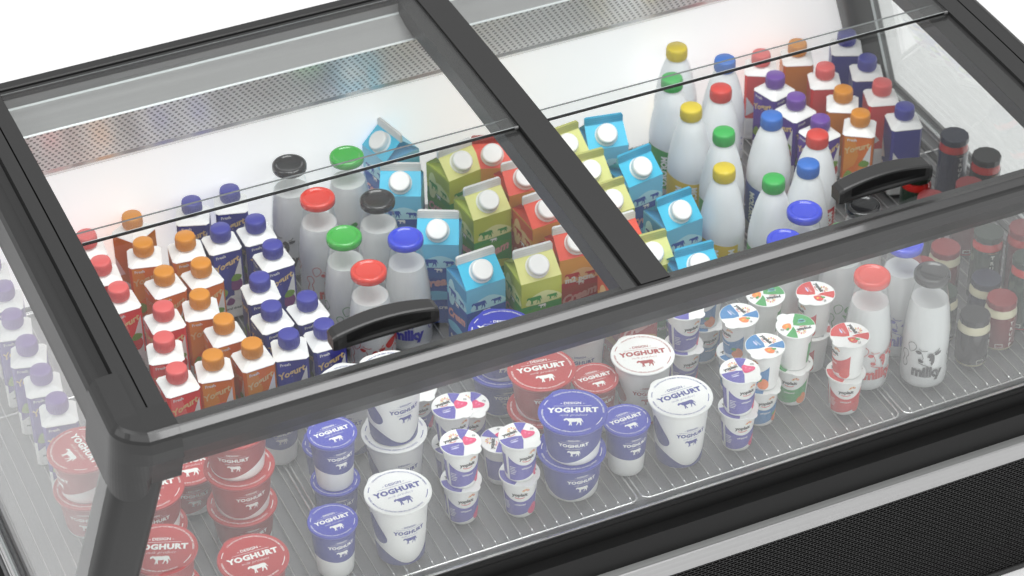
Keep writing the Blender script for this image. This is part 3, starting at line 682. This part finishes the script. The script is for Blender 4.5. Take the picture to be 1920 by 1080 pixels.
# ---- yoghurt tubs, pots and cups (z of stacked tiers)
W, T, Lg, S = .0735, .0915, .1155, .0722
g = 'red and blue wide yoghurt tubs'
def stack(maker, args, x, y, rots, step, labels, cat, group):
    for i, (r, l) in enumerate(zip(rots, labels)): LIST.append((maker, args, x+.0012*sin(i*5+x*40), y+.0012*cos(i*3), i*step, r, l, cat, group))
stack(cup, ('wide', 'red'), -.565, .171, (0, 2, -24), W, ['bottom tub of the red three high stack under the front rail', 'middle tub of the red three high stack under the front rail', 'top tub of the red three high stack, lid edge above the front rail'], 'yoghurt tub', g)
stack(cup, ('wide', 'red'), -.697, .183, (-5, -10), W, ['lower red tub of the stack hidden behind the corner post', 'upper red tub of the stack hidden behind the corner post'], 'yoghurt tub', g)
stack(cup, ('wide', 'red'), -.722, .053, (10, -22), W, ['lower red tub of the foremost stack beside the corner post', 'upper red tub of the foremost stack, lid cut by the corner post'], 'yoghurt tub', g)
stack(cup, ('wide', 'red'), -.757, .301, (-30, -80), W, ['lower red tub of the stack behind the left side glass', 'upper red tub behind the left side glass, lettering running downwards'], 'yoghurt tub', g)
stack(cup, ('wide', 'red'), -.609, .288, (-8,), W, ['single red tub behind the three high red stack'], 'yoghurt tub', g)
stack(cup, ('wide', 'red'), -.591, .054, (-2,), W, ['foremost single red tub at the bottom edge of the photo'], 'yoghurt tub', g)
stack(cup, ('wide', 'blue'), -.097, .294, (-10, -24), W, ['lower blue tub of the rear blue stack under the rail', 'upper blue tub of the rear blue stack, lid above the front rail'], 'yoghurt tub', g)
stack(cup, ('wide', 'red'), -.082, .182, (-30, -10), W, ['lower red tub of the stack in the centre', 'upper red tub of the stack in the centre, next to a small red lid'], 'yoghurt tub', g)
stack(cup, ('wide', 'blue'), -.082, .073, (-4, -24), W, ['lower blue tub of the front stack in the centre', 'upper blue tub of the front stack in the centre'], 'yoghurt tub', g)
g = 'tall narrow blue and red yoghurt cups'
stack(cup, ('tall', 'blue'), -.454, .326, (-8,), T, ['tall blue cup behind the red three high stack, lid under the rail'], 'yoghurt cup', g)
stack(cup, ('tall', 'blue'), -.413, .221, (5, -10), T, ['lower blue cup of the rear stack, only its lid edge showing', 'upper blue cup of the rear stack, hidden by the front rail'], 'yoghurt cup', g)
stack(cup, ('tall', 'blue'), -.431, .141, (-6, 2), T, ['lower blue cup in the front blue cup stack', 'upper blue cup in the front blue cup stack, lid touching the rail'], 'yoghurt cup', g)
stack(cup, ('tall', 'blue'), -.466, .060, (2,), T, ['foremost single blue cup left of the white pot'], 'yoghurt cup', g)
stack(cup, ('tall', 'red'), .011, .187, (-2,), T, ['small red lidded cup between the red tubs and the white pot'], 'yoghurt cup', g)
stack(cup, ('tall', 'blue'), .011, .079, (2,), T, ['small blue cup between the blue tubs and the white pot'], 'yoghurt cup', g)
g = 'large white yoghurt pots'
stack(cup, ('large', 'blue'), -.341, .307, (-30,), Lg, ['white pot behind the white stack, its blue foot showing'], 'yoghurt pot', g)
stack(cup, ('large', 'blue'), -.321, .177, (-4, 6), Lg, ['lower white pot of the two high stack', 'upper white pot of the two high stack, cut by the front rail'], 'yoghurt pot', g)
stack(cup, ('large', 'blue'), -.366, .052, (0,), Lg, ['foremost white pot with blue lettering, left of centre'], 'yoghurt pot', g)
stack(cup, ('large', 'red'), .089, .180, (-14,), Lg, ['white pot with red lettering on its lid'], 'yoghurt pot', g)
stack(cup, ('large', 'blue'), .096, .068, (0,), Lg, ['white pot with blue lettering right of the small blue cup'], 'yoghurt pot', g)
stack(cup, ('large', 'blue'), .030, .290, (-20,), Lg, ['white pot almost hidden by the rail below the centre mullion'], 'yoghurt pot', g)
g = 'small fruit yoghurt cups'
def pair(c, x, y, r1, r2, where): stack(small_cup, (c,), x, y, (r1, r2), S, ['lower %s fruit cup %s' % (c, where), 'upper %s fruit cup %s' % (c, where)], 'fruit yoghurt cup', g)
pair('purple', -.236, .163, 14, 0, 'just under the front rail left of centre')
pair('purple', -.257, .083, -8, 0, 'right of the foremost white pot')
pair('purple', -.172, .060, -24, 2, 'left of the front blue tubs')
stack(small_cup, ('purple',), -.177, .232, (-18,), S, ['single purple fruit cup peeking out behind the rail side stack'], 'fruit yoghurt cup', g)
stack(small_cup, ('purple',), -.168, .138, (60,), S, ['single purple fruit cup with its lid lettering turned sideways'], 'fruit yoghurt cup', g)
stack(small_cup, ('purple',), -.235, .300, (-10,), S, ['single purple fruit cup mostly under the rail beside the white stack'], 'fruit yoghurt cup', g)
pair('blue', .247, .172, 10, -82, 'behind the front purple one in the right bay')
pair('blue', .247, .090, -10, -82, 'nearest the right front purple one')
pair('purple', .186, .054, -10, 0, 'at the right, next to the white pot')
pair('green', .314, .112, -40, 168, 'in the middle of the right fruit cups')
pair('green', .310, .200, 20, 165, 'touching the front rail in the right bay')
pair('red', .379, .170, -90, -95, 'behind the foremost red one')
pair('red', .375, .058, -26, -95, 'foremost before the red capped milk bottle')
pair('purple', .181, .224, 0, 0, 'hidden by the rail behind the red lettered pot')
pair('blue', .237, .262, 0, -60, 'hidden by the rail right of the hidden purple one')
for a in LIST: put(*a)

# ------------------------------------------------------------------ the cabinet
cab = empty('display_cooler', (0, 0, -.375))
tag(cab, 'black framed glass topped chest cooler filled with dairy products', 'display cooler')
def part(mb, name, parent=None):
    for i, v in enumerate(mb.v): pass
    o = mb.build(name, parent or cab)
    if parent is None: o.location = (0, 0, .375)
    return o
Zc = lambda y: .408+.058*y-.046*y*y
YS = [-.0+.86*i/24 for i in range(25)]
XL, XR = -.693, .738
# front rail
pf = [(-.003, .4085), (-.016, .4140), (-.0185, .4130), (-.0245, .4055), (-.0265, .4020), (-.0272, .3980), (-.0245, .3860), (-.0240, .3845), (-.020, .3700), (-.004, .3420), (.012, .3200), (.016, .3170), (.022, .3190), (.022, .395), (-.001, .400)]
m = MB()
for i in range(len(pf)):
    a, b = pf[i], pf[(i+1) % len(pf)]
    m.add([(XL, a[0], a[1]), (XL, b[0], b[1]), (.76, b[0], b[1]), (.76, a[0], a[1])], [(0, 1, 2, 3)], mat('rail_bevel', (.05, .05, .05), .16, coat=1.) if i == 2 else FRAME, smooth=False)
part(m, 'front_rail')
# sweep of an XZ profile along y, following the lid curve
def sweep(m, prof, ys, mt, zf=Zc, closed=True, mats=None, smooth=False):
    n = len(prof)
    for i in range(n if closed else n-1):
        a, b = prof[i], prof[(i+1) % n]; vs = []; fs = []
        for y in ys: z = zf(y)-.42; vs += [(a[0], y, a[1]+z), (b[0], y, b[1]+z)]
        for k in range(len(ys)-1): fs.append((2*k, 2*k+1, 2*k+3, 2*k+2))
        m.add(vs, fs, (mats or {}).get(i, mt), smooth)
ysr = [y for y in YS if y > .02]
def side_rail(name, flip, xin, slot, step, outer):
    s = flip; m = MB()
    prof = [(xin, .4205), (slot-.0012*s, .4205), (slot-.0012*s, .4155), (slot+.0012*s, .4155), (slot+.0012*s, .4205), (step, .4205), (step+.001*s, .4050), (step+.012*s, .3980), (step+.024*s, .3988), (step+.030*s, .3962), (step+.0345*s, .3890), (step+.0405*s, .3540), (step+.0425*s, .3460), (step+.036*s, .344), (xin, .372)]
    sweep(m, prof, [.062]+[y for y in ysr if y > .07], FRAME, mats={1: SLOT, 2: SLOT, 3: SLOT, 5: SLOT, 14: GLOSSY_RAIL})
    sweep(m, prof[:6]+[(step, .4000), (xin, .372)], [.002, .03, .062], FRAME, mats={1: SLOT, 2: SLOT, 3: SLOT})
    return part(m, name)
side_rail('left_rail', -1, XL, -.718, -.739, -.79)
# right rail sits beside a lower glossy lip that the glass slides over
side_rail('right_rail', 1, XR, .768, .788, .80)
m = MB()
sweep(m, [(.738, .414), (.705, .411), (.705, .385), (.738, .380)], [.0]+ysr, GLOSSY_RAIL); part(m, 'right_glass_channel')
# mullion
m = MB(); sweep(m, [(-.010, .4215), (.035, .4215), (.035, .4140), (-.010, .4140)], [-.002]+ysr, FRAME); part(m, 'mullion')
m = MB(); sweep(m, [(-.011, .4135), (-.034, .4110), (-.034, .380), (.034, .380), (.034, .4135)], [.0]+ysr, GLOSSY_RAIL); part(m, 'mullion_channel')
m = MB(); sweep(m, [(-.0115, .4195), (-.0100, .4195), (-.0100, .4160), (-.0115, .4160)], [.0]+ysr, SLOT); part(m, 'mullion_seal')
# rear rail
m = MB(); zr = Zc(.84)
m.box((-.80, .8255, zr-.012), (.80, .834, zr), FRAME, .0015); m.box((-.80, .8262, zr-.045), (.80, .834, zr-.012), HOUSING); m.box((-.80, .834, zr-.05), (.80, .8375, zr-.004), SLOT); m.box((-.80, .8375, zr-.06), (.80, .856, zr+.003), FRAME, .002); m.box((-.80, .856, zr-.07), (.80, .861, zr-.001), FRAME, .001)
part(m, 'rear_rail')
# corner pieces
def corner(s, name):
    m = MB(); cx, cy = (-.735, .027) if s < 0 else (.785, .027)
    prof0 = [(.0, .4145), (.042, .4145), (.0455, .4130), (.0515, .4055), (.0535, .4010), (.0548, .3850), (.0515, .3650), (.036, .3330), (.0265, .3120), (.018, .3080)]   # front section
    prof1 = [(.0, .4145), (.0300, .4130), (.0335, .4095), (.0385, .4035), (.0415, .3990), (.0440, .3850), (.0470, .3650), (.0520, .3330), (.0545, .3130), (.0480, .3080)]  # side section
    N = 14; rings = []
    for i in range(N+1):
        t = i/N; a = -pi/2-t*pi/2; st = 1-(1-t)**3.4
        rings.append([(cx-s*(-1)*0+(-s)*(-1)*0+cx*0+(cos(a) if s < 0 else -cos(a))*(p[0]*(1-st)+q[0]*st), cy+sin(a)*(p[0]*(1-st)+q[0]*st), p[1]*(1-st)+q[1]*st-.010*sin(pi*t)*(1 if p[1] < .32 else 0)) for p, q in zip(prof0, prof1)])
    # straight wings over the first bit of both rails
    r0 = [(XL+.0008 if s < 0 else .745, y, z) for (x, y, z) in rings[0]]; r1 = [(x, .115, z+Zc(.115)-.4085) for (x, y, z) in rings[-1]]
    rings = [r0]+rings+[r1]; n = len(prof0)
    for k in range(len(rings)-1):
        for i in range(n-1):
            mt = mat('rail_bevel', (.05, .05, .05), .16, coat=1.) if i == 2 and (k <= 5 or k in (8, 9, 10, 11)) else FRAME
            m.add([rings[k][i], rings[k+1][i], rings[k+1][i+1], rings[k][i+1]], [(0, 1, 2, 3)], mt, True)
    # top plate
    tp = [(r[0][0], r[0][1]) for r in rings]; x1 = XL+.0008 if s < 0 else .745
    zt = .4145
    m.add([(cx, cy, zt), (x1, cy, zt), (x1, .0, zt), (x1, cy-.001, zt)], [(0, 1, 3)], FRAME)
    m.box((min(cx, x1), -.012, .398), (max(cx, x1), .034, .4146), FRAME, .0)
    return part(m, name)
corner(-1, 'corner_cap'); corner(1, 'corner_cap')
# posts
def post(name, top, bot, w, d):
    m = MB(); rings = []
    for t in (0, .25, .5, .75, 1):
        c = [top[i]*(1-t)+bot[i]*t for i in range(3)]; ring = []
        for (sx, sy) in ((-1, -1), (1, -1), (1, 1), (-1, 1)):
            r = .018
            for k in range(5):
                a0 = {(-1, -1): pi, (1, -1): 1.5*pi, (1, 1): 0, (-1, 1): .5*pi}[(sx, sy)]; a = a0+k*pi/8
                ring.append((c[0]+sx*(w/2-r)+r*cos(a), c[1]+sy*(d/2-r)+r*sin(a), c[2]))
        rings.append(ring)
    m.loft(rings, FRAME, smooth=True); return part(m, name)
post('corner_post', (-.7350, .041, .350), (-.8745, .021, -.06), .074, .076)
post('corner_post', (.775, .044, .350), (.895, .024, -.06), .072, .068)
post('corner_post', (-.775, .828, .395), (-.880, .835, -.05), .075, .060)
post('corner_post', (.775, .828, .395), (.900, .835, -.05), .070, .060)
# panes: front glass, side glasses, curved top panes
def slab(m, q, n, th, mt=FGLASS, edge=EDGE_LIGHT, edges=(0, 1, 2, 3)):
    n = Vector(n).normalized()*th; a = [Vector(p) for p in q]; b = [p+n for p in a]
    m.add(a, [(0, 1, 2, 3)], mt); m.add(b, [(3, 2, 1, 0)], mt)
    for i in edges:
        j = (i+1) % 4; m.add([a[i], a[j], b[j], b[i]], [(0, 1, 2, 3)], edge)
m = MB(); slab(m, [(-.735, .014, .33), (-.885, -.013, -.005), (.875, -.013, -.005), (.745, .014, .33)][::1], (0, 1, 0), .005); part(m, 'front_glass')
m = MB(); slab(m, [(-.774, .80, .360), (-.893, .83, -.004), (-.893, .004, -.004), (-.774, .024, .360)], (1, 0, 0), .005, edges=(0, 1, 3)); part(m, 'side_glass')
m = MB(); slab(m, [(.800, .024, .375), (.903, .004, -.004), (.903, .80, -.004), (.800, .80, .375)], (-1, 0, 0), .005); part(m, 'side_glass')
def top_pane(x0, x1, y0, y1, dz, name):
    p = empty(name, (0, 0, .375)); p.parent = cab
    m = MB(); n = 14; vs = []; top = []
    for i in range(n+1):
        y = y0+(y1-y0)*i/n; z = Zc(y)+dz; vs += [(x0, y, z), (x1, y, z), (x0, y, z-.003), (x1, y, z-.003)]
    fs = []; fb = []
    for i in range(n): k = 4*i; fs.append((k, k+1, k+5, k+4)); fb.append((k+2, k+6, k+7, k+3))
    m.add(vs, fs+fb, GLASS, True)
    m.add([vs[0], vs[1], vs[3], vs[2]], [(0, 1, 3, 2) if False else (0, 3, 2, 1)] and [(0, 2, 3, 1)] if False else [(0, 3, 2, 1)][:0] or [(0, 1, 2, 3)], GLASS_EDGE)
    m.add([vs[-4], vs[-3], vs[-1], vs[-2]], [(0, 1, 2, 3)], mat('pane_edge_soft', (.28, .30, .30), .2))
    o = m.build('pane', p)
    return p
PZ = -.0065
pn = []
for x0, x1 in ((XL+.001, -.012), (.036, .7365)):
    a = top_pane(x0, x1, .000, .442, PZ, 'front_sliding_pane')
    b = top_pane(x0, x1, .407, .8262, PZ+.007, 'rear_fixed_pane')
    # dark gasket under the leading edge of the rear pane
    m = MB(); z = Zc(.407)+PZ+.007; m.box((x0, .4046, z-.0042), (x1, .4068, z-.0001), mat('gasket_black', (.006, .006, .006), .3)); m.box((x0, .4062, z+.0000), (x1, .4068, z+.0004), EDGE_LIGHT); m.build('gasket', b)
    m = MB(); xe = x1; m.box((xe-.007, .4035, z-.003), (xe-.0005, .4075, z+.0012), mat('clip_grey', (.16, .16, .16), .3), .0008); m.build('corner_clip', b)
    # handle
    h = MB(); cx = (-.372 if x0 < 0 else .413); N = 24; rings = []
    for i in range(N+1):
        t = -1+2*i/N; x = cx+t*.078; ar = 1-t*t; e = min(1, (1-abs(t))/.07); o = .006*ar
        zb = Zc(.06)+PZ+.0005; yf = .046; yb = .073; zt = zb+.0235+.0085*ar-.003*(1-e); sc_ = .0040*max(0, ar-.12)
        y0_ = yf+o*.3+.002*(1-e)
        rings.append([(x, y0_+.001, zb), (x, y0_, zb+.005), (x, y0_+sc_*.5, zb+.0080), (x, y0_+sc_, zb+.012), (x, y0_+sc_*.35, zt-.0045), (x, y0_+.0015, zt-.0015), (x, y0_+.004, zt), (x, yb+o-.004, zt), (x, yb+o-.001, zt-.002), (x, yb+o-.002*(1-e), zb)])
    h.loft(rings, HANDLE, smooth=False)
    for k in range(3, N-2):
        for j in (2, 3): h.add([tuple(Vector(rings[k+d[0]][j+d[1]])+Vector((0, -.0002, .0002))) for d in ((0, 0), (1, 0), (1, 1), (0, 1))], [(0, 1, 2, 3)], SCOOP)
    h.build('handle', a)
# interior
m = MB()
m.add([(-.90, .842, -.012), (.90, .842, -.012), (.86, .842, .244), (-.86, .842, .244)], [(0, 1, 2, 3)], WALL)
m.add([(-.90, .850, -.012), (.90, .850, -.012), (.82, .862, .36), (-.82, .862, .36)], [(3, 2, 1, 0)], FRAME)
for i in range(4):
    x0 = -.9+.451*i+.03; m.box((x0+.03, .8385, -.004), (x0+.36, .8418, .004), mat('vent_dark', (.03, .03, .03), .5))
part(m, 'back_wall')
m = MB()
m.add([(-.82, .842, .2440), (.82, .842, .2440), (.82, .832, .2560), (-.82, .832, .2560)], [(0, 1, 2, 3)], mat('duct_lip', (.80, .79, .78), .25, .7))
m.add([(-.82, .832, .2560), (.82, .832, .2560), (.82, .829, .2650), (-.82, .829, .2650)], [(0, 1, 2, 3)], mat('duct_lip', (.80, .79, .78), .25, .7))
q = [(-.82, .829, .2650), (.82, .829, .2650), (.80, .768, .3760), (-.80, .768, .3760)]; ln = sqrt(.061**2+.111**2)
m.add(q, [(0, 1, 2, 3)], PERF, False, [(-.82, 0), (.82, 0), (.80, ln), (-.80, ln)])
part(m, 'perforated_air_duct')
m = MB()
hp = [(.768, .3760), (.770, .3785), (.800, .3860), (.8245, .3935), (.8260, .3965), (.8300, .3960)]
for i in range(len(hp)-1):
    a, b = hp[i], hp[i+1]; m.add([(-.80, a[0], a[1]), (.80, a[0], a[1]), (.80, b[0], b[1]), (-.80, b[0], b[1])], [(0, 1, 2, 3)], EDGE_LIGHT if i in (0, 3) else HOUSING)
m.add([(-.80, .84, .30), (.80, .84, .30), (.80, .84, .40), (-.80, .84, .40)], [(0, 1, 2, 3)], HOUSING)
part(m, 'duct_housing')
# tray floor
m = MB(); m.box((-.905, -.016, -.030), (.905, .846, -.010), STEEL)
m.box((-.895, -.0165, -.012), (.895, -.0125, .0005), mat('tray_lip', (.7, .7, .7), .22, .8), .0006)
m.box((-.8965, -.010, -.011), (-.893, .84, .0005), mat('tray_lip', (.7, .7, .7), .22, .8)); m.box((.893, -.010, -.011), (.8965, .84, .0005), mat('tray_lip', (.7, .7, .7), .22, .8))
for i in range(6):   # vents along the right end of the tray
    y = .50+.0*i
m.box((.858, .30, -.0095), (.868, .80, -.0075), mat('vent_dark', (.03, .03, .03), .5)); m.box((.832, .30, -.0095), (.840, .80, -.0075), mat('vent_dark', (.03, .03, .03), .5))
for i in range(46): m.box((-.80+.0355*i, -.0090, -.0099), (-.794+.0355*i, -.0066, -.0093), mat('vent_dark', (.03, .03, .03), .5))
part(m, 'tray')
# lower body
m = MB()
bp = [(-.0155, -.002), (-.0200, -.002), (-.0210, -.0080), (-.0190, -.0110), (-.0210, -.0140), (-.0260, -.0420), (-.0220, -.0560), (-.0180, -.0680), (-.0230, -.0720), (-.0230, -.0840)]
for i in range(len(bp)-1):
    a, b = bp[i], bp[i+1]; m.add([(-.925, a[0], a[1]), (-.925, b[0], b[1]), (.925, b[0], b[1]), (.925, a[0], a[1])], [(0, 1, 2, 3)], BASE)
part(m, 'front_apron')
m = MB()
ap = [(-.0180, -.0720), (-.0345, -.0770), (-.0560, -.0800), (-.0580, -.0815), (-.0580, -.1130), (-.0560, -.1145), (-.0300, -.1150)]
for i in range(len(ap)-1):
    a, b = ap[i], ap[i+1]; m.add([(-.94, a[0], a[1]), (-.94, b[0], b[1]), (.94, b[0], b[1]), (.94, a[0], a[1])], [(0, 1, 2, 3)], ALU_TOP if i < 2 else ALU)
for x in (-.94, .94): m.add([(x, a, b) for a, b in ap], [tuple(range(len(ap)))], ALU)
part(m, 'aluminium_bumper')
m = MB(); m.add([(-.93, -.0455, -.365), (.93, -.0455, -.365), (.93, -.0455, -.1150), (-.93, -.0455, -.1150)], [(0, 1, 2, 3)], GRILLE, False, [(-.93, -.365), (.93, -.365), (.93, -.115), (-.93, -.115)])
part(m, 'ventilation_grille')
m = MB(); m.box((-.932, -.0480, -.3750), (.932, -.030, -.3640), FRAME, .001); m.box((-.932, -.0475, -.1155), (.932, -.0400, -.1100), BASE)
part(m, 'grille_frame')
m = MB()
m.box((-.930, -.0440, -.372), (.930, .86, -.032), BASE)
for s in (-1, 1):
    x0, x1 = (-.925, -.9055) if s < 0 else (.9055, .925)
    m.box((x0, -.015, -.075), (x1, .85, -.005), BASE, .002); m.box((s*.918-.002, -.013, -.0052), (s*.918+.002, .84, -.0022), mat('trim_grey', (.25, .25, .25), .3))
part(m, 'lower_body')
m = MB(); m.box((-.946, -.02, -.115), (-.9255, .86, -.078), ALU, .003); part(m, 'side_bumper')
# ------------------------------------------------------------------ wire shelves
def wire_shelf():
    root = empty('wire_shelf'); w = .2215; y0, y1 = .004, .832; r = .0015; c = .012
    f = MB()
    for dz, ins in ((-.0015, 0),):
        pts = []
        for (cx, cy, a0) in ((w-c, y0+c, -90), (w-c, y1-c, 0), (-w+c, y1-c, 90), (-w+c, y0+c, 180)):
            for k in range(5): a = radians(a0+k*22.5); pts.append((cx+c*cos(a), cy+c*sin(a), -.0035))
        f.tube(pts+[pts[0]], .0019, WIRE)
    f.rod((-w, .60, -.0052), (w, .60, -.0052), .0020, WIRE)
    f.build('shelf_frame', root)
    wi = MB(); n = 22
    for i in range(n):
        x = -w+.0115+i*(2*w-.023)/(n-1)
        wi.tube([(x, y0-.0012, -.0045), (x, y0+.0005, -.0012), (x, y0+.006, -.0012), (x, y1, -.0012)], .0011, WIRE_D, 5); wi.rod((x, y0-.0012, -.0043), (x, y0+.009, -.0006), .0015, WIRE, 6)
    wi.build('shelf_wires', root)
    return root
ws = wire_shelf()
for i in range(4):
    o = ws if i == 0 else copy_tree(ws)
    o.location = (-.6765+.451*i, 0, -.0002)
    tag(o, ['chromed wire shelf under the red tubs at the left end', 'chromed wire shelf under the white pots left of centre', 'chromed wire shelf under the small fruit cups right of centre', 'chromed wire shelf under the milky bottle and jars at the right end'][i], 'wire shelf', 'wire shelves on the cooler floor')
# ------------------------------------------------------------------ ground
m = MB(); m.add([(-14, -14, -.3755), (14, -14, -.3755), (14, 14, -.3755), (-14, 14, -.3755)], [(0, 1, 2, 3)], mat('studio_white', (.95, .95, .95), .7))
fl = m.build('floor'); fl['kind'] = 'structure'
# ------------------------------------------------------------------ light
wd = bpy.data.worlds.new('World'); sc.world = wd; wd.use_nodes = True; nt = wd.node_tree; bg = nt.nodes['Background']
tc = nt.nodes.new('ShaderNodeTexCoord'); sx = nt.nodes.new('ShaderNodeSeparateXYZ'); rp = nt.nodes.new('ShaderNodeValToRGB')
nt.links.new(tc.outputs['Generated'], sx.inputs[0]); nt.links.new(sx.outputs[2], rp.inputs[0]); nt.links.new(rp.outputs[0], bg.inputs[0])
e = rp.color_ramp.elements; e[0].position = .0; e[0].color = (.8, .8, .8, 1); e[1].position = 1.; e[1].color = (1.0, 1.0, 1.0, 1)
x = e.new(.35); x.color = (.50, .50, .50, 1); x = e.new(.62); x.color = (.55, .55, .55, 1); x = e.new(.8); x.color = (.85, .85, .85, 1)
bg.inputs[1].default_value = 1.0
def area(name, loc, target, size, size_y, power):
    l = bpy.data.lights.new(name, 'AREA'); l.shape = 'RECTANGLE'; l.size = size; l.size_y = size_y; l.energy = power
    o = bpy.data.objects.new(name, l); COL.objects.link(o); o.location = loc
    d = Vector(target)-Vector(loc); o.rotation_euler = d.to_track_quat('-Z', 'Y').to_euler(); return o
area('overhead_softbox', (.1, .1, 3.2), (.1, .3, 0), 2.6, 1.6, 84)
area('front_softbox', (-.3, -3.4, 3.6), (0, .2, .3), 3.2, .9, 48)
area('strip_softbox', (.85, -2.6, 2.35), (0, 0, .41), 1.9, .45, 11)
area('left_softbox', (-3.4, .4, 2.6), (-.2, .3, .1), 1.4, .8, 25)
# ------------------------------------------------------------------ camera
C = Vector((-1.366, -2.645, 2.698)); 
R_ = Vector((0.9113, -0.4115, -0.0152)); F_ = Vector((.318, .725, -.611))
P = [5043.734, radians(37.69249), radians(66.314635), radians(-1.101205)]
f, p, yw, r = P
F_ = Vector((cos(p)*cos(yw), cos(p)*sin(yw), -sin(p))); R0 = Vector((sin(yw), -cos(yw), 0)); U0 = R0.cross(F_)
R_ = R0*cos(r)+U0*sin(r); U_ = -R0*sin(r)+U0*cos(r)
cd = bpy.data.cameras.new('camera'); co = bpy.data.objects.new('camera', cd); COL.objects.link(co)
M = Matrix(((R_.x, U_.x, -F_.x, 0), (R_.y, U_.y, -F_.y, 0), (R_.z, U_.z, -F_.z, 0), (0, 0, 0, 1)))
co.matrix_world = Matrix.Translation(C) @ M
cd.sensor_width = 36; cd.lens = f/1920*36; cd.clip_start = .1; cd.clip_end = 100
cd.dof.use_dof = True; cd.dof.focus_distance = 3.95; cd.dof.aperture_fstop = 6.3
sc.camera = co
vs_ = sc.view_settings; vs_.view_transform = 'Standard'; vs_.look = 'None'; vs_.exposure = 0; vs_.gamma = 1
sc.cycles.max_bounces = 14; sc.cycles.transparent_max_bounces = 24; sc.cycles.glossy_bounces = 6; sc.cycles.diffuse_bounces = 5
sc.cycles.caustics_reflective = False; sc.cycles.caustics_refractive = False
bpy.context.view_layer.update()
